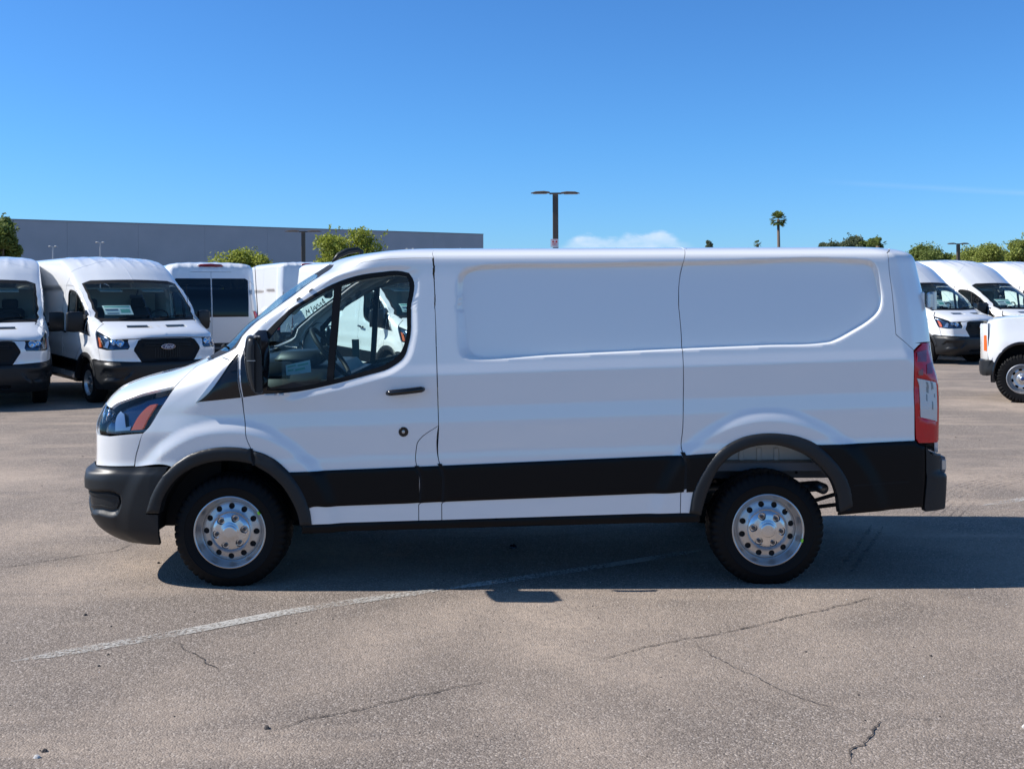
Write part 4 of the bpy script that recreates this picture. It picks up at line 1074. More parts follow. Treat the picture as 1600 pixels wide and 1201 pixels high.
        mb = MB(); mb.box((rx, -sg * .655, .80), (1.04, .012, .235)); mb.build('inner_wheelhouse', M['jamb'], root)
        if hero and sg == 1:
            for k, px in enumerate((1157, 1185, 1212)):
                p0 = at(px, 715, .35); m2 = MB(); m2.box((p0.x, -.667, p0.z), (.032, .014, .10), bev=.004); m2.build('pressed_rib', M['jamb'], root)
            m2 = MB(); p0 = at(1240, 740, .5); m2.tube([(p0.x, -.57, p0.z), (p0.x, -.55, p0.z)], .009, 8); m2.build('rail_hole', M['dark'], root)
        m3 = MB()
        a, c, d = at(1262, 786, .30), at(1306, 773, .30), at(1262, 793, .34); e2 = at(1306, 788, .34); f_ = at(1120, 800, .3)
        sh = Vector((stretch, 0, 0))
        for p_, q_ in ((a, c), (d, e2)):
            m3.tube([Vector((2 * rx - q_.x - stretch * 1, -sg * .76, p_.z + .0)) + Vector((0, 0, 0)), Vector((p_.x + stretch - .0, -sg * .76, p_.z)), Vector((q_.x + stretch, -sg * .76, q_.z))], .013, 6)
        m3.build('leaf_spring', M['dark'], root)
    a = at(1236, 767, .5); c = at(1272, 764, .5)
    mb = MB(); mb.tube([(a.x - 1.2 + stretch, -.35, a.z - .02), (a.x + stretch, -.50, a.z), (c.x + stretch - .03, -.52, c.z), (c.x + stretch, -.56, c.z + .01), (c.x + stretch + .015, -.66, c.z + .01)], .036, 14)
    mb.build('exhaust_pipe', M['steel'], root, smooth=True)
    # --- cabin
    mb = MB(); mb.box(((2.48 + stretch + .05) / 2, 0, 1.45), (2.40 + stretch, 1.76, 1.02)); mb.build('cargo_light_block', M['jamb'], root)  # unseen box added to stop sun leaking through the panel seams
    mb = MB(); mb.box((-1.42, 0, 1.10), (.62, 1.72, .42), bev=.10); mb.box((-1.62, 0, 1.28), (.5, 1.62, .16), bev=.07); mb.box((-1.40, -.42, 1.37), (.30, .46, .10), bev=.05); mb.build('dashboard', M['interior'], root, smooth=True, sharp=50)
    mb = MB(); wx, wy, wz = -1.213, -.42, 1.405
    n = 28; ring_pts = [Vector((wx - .195 * math.sin(2 * math.pi * k / n) * math.sin(R(38)), wy + .195 * math.cos(2 * math.pi * k / n), wz + .195 * math.sin(2 * math.pi * k / n) * math.cos(R(38)))) for k in range(n + 1)]
    for p_ in ring_pts: p_.x += .0
    sw = MB(); sw.tube(ring_pts, .016, 8, cap=False); sw.box((wx - .01, wy, wz - .01), (.05, .16, .13), rot=(0, R(-38), 0), bev=.02); sw.box((wx - .005, wy, wz), (.02, .37, .035), rot=(0, R(-38), 0), bev=.008); sw.tube([(wx, wy, wz), (wx - .25, wy, wz - .12)], .035, 10)
    sw.build('steering_wheel', M['rubber'], root, smooth=True, sharp=50)
    mb = MB(); mb.box((-1.15, 0, .95), (.1, 1.7, .6)); mb.box((-.75, 0, .62), (.9, 1.75, .06)); mb.build('cab_floor', M['interior'], root)
    for sy in (-.45, .45):
        mb = MB(); mb.box((-.62, sy, 1.0), (.50, .50, .16), bev=.05); mb.box((-.36, sy, 1.30), (.13, .48, .62), rot=(0, R(12), 0), bev=.05); mb.box((-.28, sy, 1.68), (.09, .27, .18), rot=(0, R(8), 0), bev=.035)
        st_ = mb.build('seat', M['fabric'], root, smooth=True, sharp=50); st_.location.x += .10
    mb = MB(); mb.box((.0, 0, 1.35), (.03, 1.70, 1.2)); mb.build('bulkhead', M['headliner'], root)
    # headliner follows the roof
    hl_q = qtop - .01
    mb = MB(); mb.box((-.42, 0, 1.955), (.90, 1.50, .02)); mb.build('headliner', M['headliner'], root)
    for sg in (1, -1):
        # inner door card and inner pillar trim
        card = mk([('p', 386, 640), ('p', 390, 615), ('p', 450, 612), ('p', 512, 602), ('p', 570, 588), ('p', 625, 570), ('p', 650, 560), ('p', 660, 640), ('p', 660, 700), ('p', 400, 700)])
        P.make('door_card', card, M['interior'], off=-.075, sides=(sg,), step=.15, thick=0)
        lin = np.vstack([mk(S_('win_i')[1:9] + [('p', 640, 410), ('p', 600, 410), ('p', 545, 420), ('p', 500, 443), ('p', 450, 477)])])
        P.make('pillar_lining', lin, M['headliner'], off=-.035, sides=(sg,), step=.15, thick=.05)
    mb = MB(); mb.box((-1.30, 0, 1.80), (.03, .24, .07), bev=.015); mb.tube([(-1.31, 0, 1.84), (-1.38, 0, 1.92)], .012, 8); mb.build('rear_view_mirror', M['rubber'], root)
    for sy in (-.38, .38):
        mb = MB(); mb.box((-1.06, sy, 1.915), (.17, .40, .022), rot=(0, R(-14), 0), bev=.008); mb.build('sun_visor', M['headliner'], root)
    # grab handle on the far pillar
    if hero:
        g = [at(520, 505, 1.78), at(528, 497, 1.72), at(538, 483, 1.72), at(544, 468, 1.78)]
    # --- aerial and wipers
    pa = at(404, 492, 1.86) if hero else Vector((-1.66, 2.0 - 1.03 + .86 - .97, 1.5))
    tz = 2.0
    if hero:
        t_ = at(399, 408, 1.80); mb = MB(); mb.tube([(pa.x, pa.y - 1.03, pa.z - .06), (t_.x, t_.y - 1.03, t_.z)], [.004, .0022], 6); mb.build('aerial', M['rubber'], root)
    else:
        mb = MB(); mb.tube([(-1.70, -.80, 1.50), (-1.62, -.80, 2.02)], [.005, .003], 5); mb.build('aerial', M['rubber'], root)
    mb = MB()
    for sy in (.55, -.15):
        D, q = b.inv(y=[abs(sy), abs(sy - .55)], z=[1.42, 1.46]); pp, _ = b.full(D, q, (), .02)
        mb.tube([(pp[0][0], sy, pp[0][2]), (pp[1][0], sy - .55, pp[1][2])], [.011, .006], 6)
    mb.build('wiper', M['rubber'], root)
    # --- wheels
    for i, (x_, z_) in enumerate(((fx, 0), (rx, 0))):
        for sg in (1, -1): wheel(root, x_, WZ, sg, fine=hero, ang=(.12, .42)[i] if sg == 1 else .3, mark=(.70, .12)[i] if hero and sg == 1 else False)
    return root, P, b

def slot_hole(w, z0, z1): return np.array([(.0, z0), (w * .9, z0), (w, z0 + .02), (w, z1 - .02), (w * .9, z1), (.0, z1)])
def inset_open(poly, d):
    """inset that leaves points on the centre line (D = 0) where they are"""
    P = np.asarray(poly, float); P = P[np.linalg.norm(P - np.roll(P, 1, axis=0), axis=1) > 1e-6]; Q = inset(P, d)
    for i in range(len(P)):
        if P[i, 0] < 1e-6: Q[i, 0] = 0.0; Q[i, 1] = P[i, 1] + (d if Q[i, 1] > P[i, 1] else -d) * (0 if False else 1)
    return Q
def ext0(poly):
    P = np.asarray(poly, float).copy(); P[P[:, 0] < 1e-6, 0] = -.3; return P
def bmesh_fix(o):
    import bmesh
    bm = bmesh.new(); bm.from_mesh(o.data); bmesh.ops.recalc_face_normals(bm, faces=bm.faces); bm.to_mesh(o.data); bm.free()
def text_mesh(name, body, size, m, parent=None, shear=0.0, ext=.0006):
    cu = bpy.data.curves.new(name, 'FONT'); cu.body = body; cu.size = size; cu.align_x = 'CENTER'; cu.shear = shear; cu.extrude = ext; cu.resolution_u = 3
    t = bpy.data.objects.new(name, cu); scene.collection.objects.link(t); dg = bpy.context.evaluated_depsgraph_get(); dg.update()
    me = bpy.data.meshes.new_from_object(t.evaluated_get(dg)); bpy.data.objects.remove(t); me.materials.clear(); me.materials.append(m); me.name = name
    o = bpy.data.objects.new(name, me); link(o, parent); return o
def make2(self, name, outer, mt, feats, sides, step, opens):
    st = step; o = resample(outer, st * .8)
    cons = []
    for s_, cl in opens:
        # keep constraint points clear of the outline
        r = resample(s_, .012, closed=False); d = seg_dist(r[:, 0], r[:, 1], o); r = r[d > .004]; m = inside(r[:, 0], r[:, 1], o); r = r[m]
        # split where a jump appears
        cur = [r[0]] if len(r) else []
        for p in r[1:]:
            if np.linalg.norm(p - cur[-1]) > .05:
                if len(cur) > 2: cons.append((np.array(cur), False))
                cur = [p]
            else: cur.append(p)
        if len(cur) > 2: cons.append((np.array(cur), False))
    V, T = cdt(o, [], cons, st)
    P, N = self.b.full(V[:, 0], V[:, 1], feats, 0)
    a = P[T]; fn = np.cross(a[:, 1] - a[:, 0], a[:, 2] - a[:, 0]); fl = (fn * N[T[:, 0]]).sum(1) < 0; T = T.copy(); T[fl] = T[fl][:, ::-1]
    A, NA = self.b.full(o[:, 0], o[:, 1], feats, 0); Bq = A - NA * .02; n = len(o); base = len(P)
    VV = np.vstack([P, A, Bq]); NN = np.vstack([N, A * 0, A * 0]); F = [tuple(t) for t in T] + [(base + i, base + (i + 1) % n, base + n + (i + 1) % n, base + n + i) for i in range(n)]
    res = []
    for sd_ in sides:
        if sd_ == 1: res.append(mobj(name, VV, F, mt, self.root, normals=NN))
        else:
            V2 = VV.copy(); V2[:, 1] *= -1; N2 = NN.copy(); N2[:, 1] *= -1; res.append(mobj(name, V2, [f[::-1] for f in F], mt, self.root, normals=N2))
    return res
Panels.make2 = make2
# ------------------------------------------------------------------ ground
def gp(px, py, z=0.0):
    a, b = unroll(px, py); d = F_PX * (CAM_H - z) / (b - HOR); return Vector(((a - 800) * d / F_PX, d - CAM_D, z))
def nodes(m): return m.node_tree.nodes, m.node_tree.links
def asphalt():
    m = mat('dusty_asphalt', (.2, .18, .165), .92, spec=.25); n, l = nodes(m); b = n['Principled BSDF']
    tc = n.new('ShaderNodeTexCoord')
    def noise(sc, det=3, ro=.55, stretch=None):
        t = n.new('ShaderNodeTexNoise'); t.inputs['Scale'].default_value = sc; t.inputs['Detail'].default_value = det; t.inputs['Roughness'].default_value = ro
        if stretch:
            mp = n.new('ShaderNodeMapping'); mp.inputs['Scale'].default_value = stretch[0]; mp.inputs['Rotation'].default_value = (0, 0, stretch[1]); l.new(tc.outputs['Object'], mp.inputs[0]); l.new(mp.outputs[0], t.inputs[0])
        else: l.new(tc.outputs['Object'], t.inputs[0])
        return t.outputs[0]
    def ramp(v, a, c):
        r = n.new('ShaderNodeMapRange'); r.clamp = True; r.inputs[1].default_value = a; r.inputs[2].default_value = c; l.new(v, r.inputs[0]); return r.outputs[0]
    def mix(f, a, c, mode='MIX'):
        x = n.new('ShaderNodeMix'); x.data_type = 'RGBA'; x.blend_type = mode
        for i, v in ((0, f), (6, a), (7, c)):
            if isinstance(v, tuple): x.inputs[i].default_value = (*v, 1)
            elif isinstance(v, (int, float)): x.inputs[i].default_value = v
            else: l.new(v, x.inputs[i])
        return x.outputs[2]
    vor = n.new('ShaderNodeTexVoronoi'); vor.inputs['Scale'].default_value = 120; l.new(tc.outputs['Object'], vor.inputs[0])
    vor2 = n.new('ShaderNodeTexVoronoi'); vor2.inputs['Scale'].default_value = 260; l.new(tc.outputs['Object'], vor2.inputs[0])
    sp = n.new('ShaderNodeSeparateColor'); l.new(vor.outputs['Color'], sp.inputs[0])
    sp2 = n.new('ShaderNodeSeparateColor'); l.new(vor2.outputs['Color'], sp2.inputs[0])
    cr = n.new('ShaderNodeValToRGB'); l.new(sp.outputs[0], cr.inputs[0]); e = cr.color_ramp.elements
    e[0].position = 0; e[0].color = (.085, .070, .058, 1); e[1].position = 1; e[1].color = (.54, .46, .385, 1)
    for p, c in ((.25, (.150, .123, .103)), (.6, (.222, .184, .155)), (.86, (.305, .255, .214)), (.95, (.45, .395, .355))):
        k = e.new(p); k.color = (*c, 1)
    cr2 = n.new('ShaderNodeValToRGB'); l.new(sp2.outputs[1], cr2.inputs[0]); e = cr2.color_ramp.elements
    e[0].color = (.12, .098, .082, 1); e[1].color = (.305, .252, .210, 1)
    base = mix(.42, cr.outputs[0], cr2.outputs[0])
    sand = mix(ramp(noise(60, 4), .3, .7), (.34, .27, .212), (.40, .322, .258))
    big = ramp(noise(.42, 6, .62), .47, .68); streak = ramp(noise(1.1, 6, .62, ((.35, 1.6, 1), R(-30))), .50, .74); grain = ramp(noise(24, 3), .30, .62)
    mx = n.new('ShaderNodeMath'); mx.operation = 'MAXIMUM'; l.new(big, mx.inputs[0]); l.new(streak, mx.inputs[1])
    # dust thins out over the stretch of lot in the foreground
    sx = n.new('ShaderNodeSeparateXYZ'); l.new(tc.outputs['Object'], sx.inputs[0])
    far = ramp(sx.outputs[1], -1.5, 4.5); left = ramp(sx.outputs[0], 2.5, -4.0)
    fa = n.new('ShaderNodeMath'); fa.operation = 'MULTIPLY_ADD'; l.new(far, fa.inputs[0]); fa.inputs[1].default_value = .55; fa.inputs[2].default_value = .62
    fb = n.new('ShaderNodeMath'); fb.operation = 'MULTIPLY_ADD'; fb.use_clamp = True; l.new(left, fb.inputs[0]); fb.inputs[1].default_value = .25; l.new(fa.outputs[0], fb.inputs[2])
    mm = n.new('ShaderNodeMath'); mm.operation = 'MULTIPLY'; l.new(mx.outputs[0], mm.inputs[0]); l.new(fb.outputs[0], mm.inputs[1])
    m2 = n.new('ShaderNodeMath'); m2.operation = 'MULTIPLY'; l.new(mm.outputs[0], m2.inputs[0]); l.new(grain, m2.inputs[1])
    m3 = n.new('ShaderNodeMath'); m3.operation = 'MULTIPLY_ADD'; m3.use_clamp = True; l.new(mm.outputs[0], m3.inputs[0]); m3.inputs[1].default_value = .42; l.new(m2.outputs[0], m3.inputs[2])
    col = mix(m3.outputs[0], base, sand)
    tone = ramp(noise(.9, 5, .6), .2, .8)
    tn = n.new('ShaderNodeMapRange'); l.new(tone, tn.inputs[0]); tn.inputs[3].default_value = .86; tn.inputs[4].default_value = 1.12
    cx = n.new('ShaderNodeCombineColor'); 
    for i in range(3): l.new(tn.outputs[0], cx.inputs[i])
    col = mix(1.0, col, cx.outputs[0], 'MULTIPLY')
    l.new(col, b.inputs['Base Color'])
    bp = n.new('ShaderNodeBump'); bp.inputs['Distance'].default_value = .0045; bp.inputs['Strength'].default_value = .75
    hm = n.new('ShaderNodeMath'); hm.operation = 'MULTIPLY_ADD'; l.new(vor.outputs['Distance'], hm.inputs[0]); hm.inputs[1].default_value = -1.0; l.new(noise(45, 4, .7), hm.inputs[2])
    l.new(hm.outputs[0], bp.inputs['Height']); l.new(bp.outputs[0], b.inputs['Normal'])
    return m
M['asphalt'] = asphalt()
# one sheet with gentle unevenness near the camera, flat and very large beyond
V = []; F = []
xs = np.concatenate([[-900, -300, -100, -50], np.linspace(-30, 30, 121), [50, 100, 300, 900]]); ys = np.concatenate([[-300, -60, -20], np.linspace(-8, 30, 77), [50, 100, 300, 2500]])
for y in ys:
    for x in xs: V.append((x, y, 0))
nx = len(xs)
for j in range(len(ys) - 1):
    for i in range(nx - 1): F.append((j * nx + i, j * nx + i + 1, (j + 1) * nx + i + 1, (j + 1) * nx + i))
g = mobj('ground', V, F, M['asphalt'], smooth=False); g['kind'] = 'structure'; g['label'] = 'dusty cracked asphalt parking lot'

def ribbon(name, pts, w, m, z, jag=0.0, step=.03, kind='structure', label=None, taper=True, parent=None):
    """thin strip lying on the ground"""
    P = curve([(p.x, p.y) for p in pts], step); n = len(P); V = []; F = []
    T = np.gradient(P, axis=0); T /= np.linalg.norm(T, axis=1, keepdims=True) + 1e-9; N = np.stack([-T[:, 1], T[:, 0]], 1)
    off = 0.0
    for i in range(n):
        off = off * .86 + random.gauss(0, 1) * jag
        ww = w * (1 if not jag else random.uniform(.35, 1.5)) * (min(1, i / 8, (n - 1 - i) / 8) if taper else 1) / 2 + 1e-4
        for s in (-1, 1): V.append((P[i, 0] + N[i, 0] * (off + s * ww), P[i, 1] + N[i, 1] * (off + s * ww), z))
    for i in range(n - 1): F.append((2 * i, 2 * i + 1, 2 * i + 3, 2 * i + 2))
    o = mobj(name, V, F, m, parent, smooth=False)
    if kind and parent is None: o['kind'] = kind
    if label: o['label'] = label
    return o
def worn(name, col, cover, sc, ro=.9):
    """worn paint: bare asphalt shows through between flakes"""
    m = bpy.data.materials.new(name); m.use_nodes = True; n, l = nodes(m); b = n['Principled BSDF']; b.inputs['Base Color'].default_value = (*col, 1); b.inputs['Roughness'].default_value = ro
    tc = n.new('ShaderNodeTexCoord'); t = n.new('ShaderNodeTexNoise'); t.inputs['Scale'].default_value = sc; t.inputs['Detail'].default_value = 5; t.inputs['Roughness'].default_value = .7; l.new(tc.outputs['Object'], t.inputs[0])
    t2 = n.new('ShaderNodeTexNoise'); t2.inputs['Scale'].default_value = 1.3; t2.inputs['Detail'].default_value = 3; l.new(tc.outputs['Object'], t2.inputs[0])
    ad = n.new('ShaderNodeMath'); ad.operation = 'MULTIPLY_ADD'; l.new(t2.outputs[0], ad.inputs[0]); ad.inputs[1].default_value = .8; l.new(t.outputs[0], ad.inputs[2])
    r = n.new('ShaderNodeMapRange'); r.clamp = True; l.new(ad.outputs[0], r.inputs[0]); r.inputs[1].default_value = .9 - cover * .18; r.inputs[2].default_value = 1.05 - cover * .1; r.inputs[4].default_value = cover
    l.new(r.outputs[0], b.inputs['Alpha']); return m
M['line'] = worn('worn_line_paint', (.50, .48, .44), .85, 55)
M['line2'] = worn('very_worn_line_paint', (.50, .48, .45), .95, 60)
M['crack'] = mat('crack', (.06, .049, .043), .95)
M['sandtrack'] = worn('tyre_track_dust', (.13, .105, .09), .5, 14)
M['pebble'] = mat('pebble', (.06, .05, .045), .9); M['pebble2'] = mat('pale_pebble', (.55, .52, .48), .9)
ribbon('painted_line', [gp(5, 1029), gp(250, 989), gp(480, 948), gp(640, 926), gp(700, 919)], .10, M['line'], .004, label='worn white stall line crossing the foreground')
ribbon('painted_line', [gp(690, 920.5), gp(800, 905), gp(950, 884), gp(1100, 861)], .09, M['line2'], .004, label='faded end of the stall line under the van')
ribbon('painted_line', [gp(1532, 796), gp(1680, 775)], .11, M['line2'], .004, label='worn stall line at the right edge')
for pts, w in (([(400, 1139), (470, 1122), (560, 1105), (660, 1082), (768, 1060)], .010), ([(925, 1035), (1000, 1015), (1080, 1000), (1140, 988), (1230, 968), (1300, 953), (1375, 937)], .011),
               ([(1318, 1203), (1323, 1172), (1345, 1158), (1382, 1127)], .014), ([(1385, 1124), (1440, 1130), (1500, 1138)], .006), ([(1078, 1008), (1130, 1038), (1220, 1082), (1290, 1108), (1350, 1120)], .006),
               ([(262, 996), (290, 1015), (325, 1032), (340, 1048)], .009), ([(-20, 882), (60, 872), (120, 862), (180, 856), (208, 844)], .012), ([(232, 895), (262, 905)], .004)):
    ribbon('crack', [gp(*p) for p in pts], w * .62, M['crack'], .0045, jag=.005, step=.02, label='hairline crack in the asphalt')
for k, off in enumerate((0, .055, .11, .165, .235, .29)):
    a = [gp(1418, 812), gp(1440, 795), gp(1490, 765), gp(1600, 742)]
    ribbon('tyre_mark', [p + Vector((off * 1.0, -off * .6, 0)) for p in a], .012, M['sandtrack'], .0042, jag=.001, label='curved tyre track in the dust behind the van')
for pts in ([(1300, 905), (1330, 868), (1352, 840), (1362, 824)], [(1318, 908), (1346, 872), (1368, 842), (1378, 826)]):
    ribbon('tyre_mark', [gp(*p) for p in pts], .03, M['sandtrack'], .0042, jag=.002, label='short faint tyre smear in the dust')
def pebbles(name, spots, m, label):
    V = []; F = []
    for (x, y, r) in spots:
        b = len(V); n = 7
        for k in range(n): t = 2 * math.pi * k / n; q = r * random.uniform(.75, 1.25); V.append((x + q * math.cos(t), y + q * math.sin(t), .001))
        for k in range(n): t = 2 * math.pi * k / n; q = r * .7 * random.uniform(.7, 1.2); V.append((x + q * math.cos(t), y + q * math.sin(t), r * random.uniform(.5, .9)))
        V.append((x, y, r * 1.0))
        F += [tuple(i + b for i in (k, (k + 1) % n, n + (k + 1) % n, n + k)) for k in range(n)] + [(b + n + k, b + n + (k + 1) % n, b + 2 * n) for k in range(n)]
    o = mobj(name, V, F, m, smooth=False); o['kind'] = 'stuff'; o['label'] = label; return o
sp = [(*gp(x, y)[:2], r) for x, y, r in ((130, 955, .011), (412, 1134, .014), (64, 1167, .012), (245, 875, .012), (150, 1035, .008), (165, 1017, .007), (1450, 1030, .008), (1337, 1090, .006), (300, 952, .005), (170, 973, .006), (322, 1199, .009), (1255, 1022, .006), (690, 905, .006))]
for _ in range(260):
    x, y = random.uniform(-4, 4.5), random.uniform(-4.2, 3); sp.append((x, y, random.uniform(.002, .005)))
for _ in range(140):
    x, y = random.uniform(-14, 12), random.uniform(1.5, 12); sp.append((x, y, random.uniform(.004, .011)))
pebbles('loose_stones', sp, M['pebble'], 'small dark stones scattered on the asphalt')
sp = [(*gp(52, 1177)[:2], .013), (*gp(1596, 1143)[:2], .014)]
for _ in range(160): sp.append((random.uniform(-4, 4.5), random.uniform(-4.2, 3), random.uniform(.002, .0045)))
pebbles('pale_stones', sp, M['pebble2'], 'small pale stones scattered on the asphalt')

# ------------------------------------------------------------------ the vans
def children(o): return [c for c in bpy.data.objects if c.parent == o]
def copy_tree(o, parent=None, index=None):
    if index is None:
        index = {}
        for c in bpy.data.objects:
            if c.parent is not None: index.setdefault(c.parent.name, []).append(c)
    c = o.copy(); scene.collection.objects.link(c)
    if parent is not None: c.parent = parent
    for ch in index.get(o.name, []): copy_tree(ch, c, index)
    return c
import time; t0 = time.time()
hero, HP, hbody = build_van('panel_van', 'low', hero=True, step=.022)
tag(hero, 'white low-roof cargo van parked broadside in the foreground, closest to the viewer', 'van', 'white panel vans on the lot')
hero.location = (0, 1.03, 0)
print('hero', time.time() - t0)
GRP = 'white panel vans on the lot'
def front_at(o, px, s, th, dz=0):
    """stand the van with its badge at picture column px, scale s (px per metre), heading th degrees right of straight towards us"""
    d = F_PX / s; X = (px - 800) / s; Y = d - CAM_D; h = Vector((math.sin(R(th)), -math.cos(R(th)), 0))
    o.location = Vector((X, Y, 0)) - h * 2.72; o.rotation_euler = (0, 0, math.atan2(h.y, h.x) + math.pi)
def rear_at(o, X, Y, th, ln):
    """rear centre at X, Y; heading away, th degrees left of straight away"""
    h = Vector((-math.sin(R(th)), math.cos(R(th)), 0)); o.location = Vector((X, Y, 0)) + h * ln; o.rotation_euler = (0, 0, math.atan2(h.y, h.x) + math.pi)
def sticker(parent, b, y0, y1, z0, z1, side=1):
    """price sheet inside the windscreen"""
    pr = np.array(mk_poly(b, [('f', min(abs(y0), abs(y1)), z0), ('f', max(abs(y0), abs(y1)), z0), ('f', max(abs(y0), abs(y1)), z1), ('f', min(abs(y0), abs(y1)), z1)]))
    return pr
med, MP, mb_ = build_van('panel_van', 'med', step=.075, stretch=.45)
def add_sheet(root, PP, b, u0, u1, z0, z1, sg):
    pl = mk_poly(b, [('f', u0, z0), ('f', u1, z0), ('f', u1, z1), ('f', u0, z1)])
    o = PP.make('price_sheet', pl, M['paper'], off=-.012, sides=(sg,), step=.08, thick=0)
    for (a, c, e, f, mm) in ((.05, .95, .80, .93, M['inkg']), (.50, .95, .45, .62, M['ink']), (.08, .42, .2, .6, M['inkg']), (.5, .92, .08, .2, M['ink'])):
        p2 = mk_poly(b, [('f', u0 + (u1 - u0) * a, z0 + (z1 - z0) * e), ('f', u0 + (u1 - u0) * c, z0 + (z1 - z0) * e), ('f', u0 + (u1 - u0) * c, z0 + (z1 - z0) * f), ('f', u0 + (u1 - u0) * a, z0 + (z1 - z0) * f)])
        q = PP.make('price_print', p2, mm, off=-.010, sides=(sg,), step=.08, thick=0); q.parent = o
add_sheet(med, MP, mb_, .26, .72, 1.50, 1.66, -1)
hi, HiP, hb_ = build_van('panel_van', 'high', step=.075, stretch=.45)
add_sheet(hi, HiP, hb_, .26, .72, 1.50, 1.66, -1)
rg, RgP, rgb_ = build_van('panel_van', 'med', step=.075, rear_glass=True)
for n_ in ():
    pass
v2 = med; front_at(v2, 261.5, 92, 40); tag(v2, 'white medium-roof cargo van facing the viewer with a price sheet behind its windshield', 'van', GRP)
v1 = copy_tree(med); front_at(v1, -30, 98, 26); tag(v1, 'white cargo van cut off by the left picture edge, one headlamp showing', 'van', GRP)
W = copy_tree(med)
F0 = Vector((-.97, 13.45, 0)); W.rotation_euler = v2.rotation_euler; hW = Vector((math.sin(R(34)), -math.cos(R(34)), 0)); W.location = F0 - hW * 2.72; W.rotation_euler = (0, 0, math.atan2(hW.y, hW.x) + math.pi)
tag(W, 'white cargo van seen through the cab windows of the foreground van', 'van', GRP)
mbx = MB(); mbx.tube([(.80, 1.00, 2.52), (.80, .86, 2.66), (.80, .66, 2.75), (.80, .42, 2.79), (.80, .34, 2.76), (.80, .33, 2.5)], [.03, .06, .07, .06, .05, .05], 10); mbx.build('roof_vent', M['plastic'], W, smooth=True)
R1 = hi; front_at(R1, 1533, 61, 27); tag(R1, 'white high-roof cargo van right behind the rear doors of the foreground van, grille fully visible', 'van', GRP)
R2 = copy_tree(hi); front_at(R2, 1636, 57.5, 27); tag(R2, 'white high-roof cargo van with dark door window and mirror, standing above the pickup hood', 'van', GRP)
R3 = copy_tree(hi); front_at(R3, 1735, 54.3, 27); tag(R3, 'white cargo van at the right picture edge of which only roof and flank show', 'van', GRP)
R4 = copy_tree(hi); front_at(R4, 1835, 51.5, 27); tag(R4, 'white high-roof cargo van outside the row end, behind the one at the right picture edge', 'van', GRP)
v3 = rg; rear_at(v3, -6.5, 16.5, 24, 2.65); tag(v3, 'white van seen from behind with dark rear glass and red lamp', 'van', GRP)
v4 = copy_tree(hi); rear_at(v4, -5.75, 24.1, 30, 3.1); tag(v4, 'white high-roof van right of the one with rear glass, bare flank and shaded back', 'van', GRP)
v5 = copy_tree(hi); rear_at(v5, -11.75, 22.2, 30, 3.1); tag(v5, 'white high-roof van of which a sliver shows between the two vans at the left', 'van', GRP)
# ---- hand writing on the foreground van's windscreen, sheets behind the glass
_g = np.stack(np.meshgrid(np.linspace(.0, 1.05, 420), np.linspace(1.40, 1.98, 300)), -1).reshape(-1, 2)
_P, _N = hbody.full(_g[:, 0], _g[:, 1], (), -.002); _W = _P.copy(); _W[:, 1] = -_W[:, 1] + 1.03
_k = F_PX / (_W[:, 1] + CAM_D); _px = 800 + _W[:, 0] * _k; _py = HOR + (CAM_H - _W[:, 2]) * _k
def on_screen(px, py):
    a, b = unroll(px, py); i = np.argmin((_px - a) ** 2 + (_py - b) ** 2); p = _P[i].copy(); p[1] *= -1; n = _N[i].copy(); n[1] *= -1; return Vector(p), Vector(n)
def stroke(name, pts, m):
    mb = MB(); pp = []
    for a, b in zip(pts[:-1], pts[1:]):
        for t in np.linspace(0, 1, 5)[:-1]: pp.append((a[0] + (b[0] - a[0]) * t, a[1] + (b[1] - a[1]) * t))
    pp.append(pts[-1]); q = [on_screen(360 + x / 5.333, 420 + y / 5.333)[0] for x, y in pp]; q = [q[0]] + [(q[i - 1] + q[i] * 2 + q[i + 1]) / 4 for i in range(1, len(q) - 1)] + [q[-1]]
    mb.tube(q, .0032, 5); o = mb.build(name, m, hero); return o
for st_ in ([(632, 330), (640, 378)], [(632, 330), (655, 352), (652, 318), (668, 358)], [(672, 300), (690, 345)], [(695, 345), (700, 290), (730, 335)], [(697, 322), (722, 312)], [(725, 330), (722, 275), (748, 305), (752, 262), (775, 300)], [(768, 240), (775, 272), (790, 262)], [(770, 235), (808, 298)]):
    stroke('dark_handwriting', st_, M['marker'])
for st_ in ([(465, 500), (478, 432), (500, 495)], [(470, 480), (495, 465)], [(508, 490), (505, 455), (525, 458), (528, 480), (512, 492)], [(560, 440), (540, 452), (545, 480), (568, 478)], [(525, 525), (607, 522)], [(590, 465), (575, 600)], [(612, 455), (650, 500)], [(645, 445), (620, 500)], [(625, 590), (640, 560), (655, 600), (665, 570), (680, 610)], [(655, 600), (700, 660)]):
    stroke('white_handwriting', st_, M['chalk'])
def sheet(name, quad, Y, m, parent=hero, t=.003):
    V = [at(x, y, Y) - Vector((0, 1.03, 0)) for x, y in quad]; V2 = [v + Vector((0, t, 0)) for v in V]; n = len(V)
    o = mobj(name, V + V2, [tuple(range(n)), tuple(range(n, 2 * n))[::-1]] + [(i, (i + 1) % n, n + (i + 1) % n, n + i) for i in range(n)], m, parent, smooth=False); bmesh_fix(o); return o
sh_ = sheet('price_sheet', [(446, 567.5), (484, 559.5), (486, 578.5), (447, 583.5)], .20, M['bluepaper'])
for q_ in ([(449, 569.5), (462, 566.5), (462, 568.5), (449, 571.5)], [(465, 567), (481, 563.5), (481.5, 566), (465, 569.5)], [(449, 575), (458, 573.5), (458, 576), (449, 577.5)], [(461, 573.5), (476, 570.5), (476.5, 574), (461, 577)]): sheet('price_print', q_, .197, M['inkg'], t=.001).parent = sh_
sheet('window_tag', [(549.5, 528), (561, 528), (561.7, 557.5), (550.8, 558.5)], 1.97, M['greencard'])
print('vans', time.time() - t0)
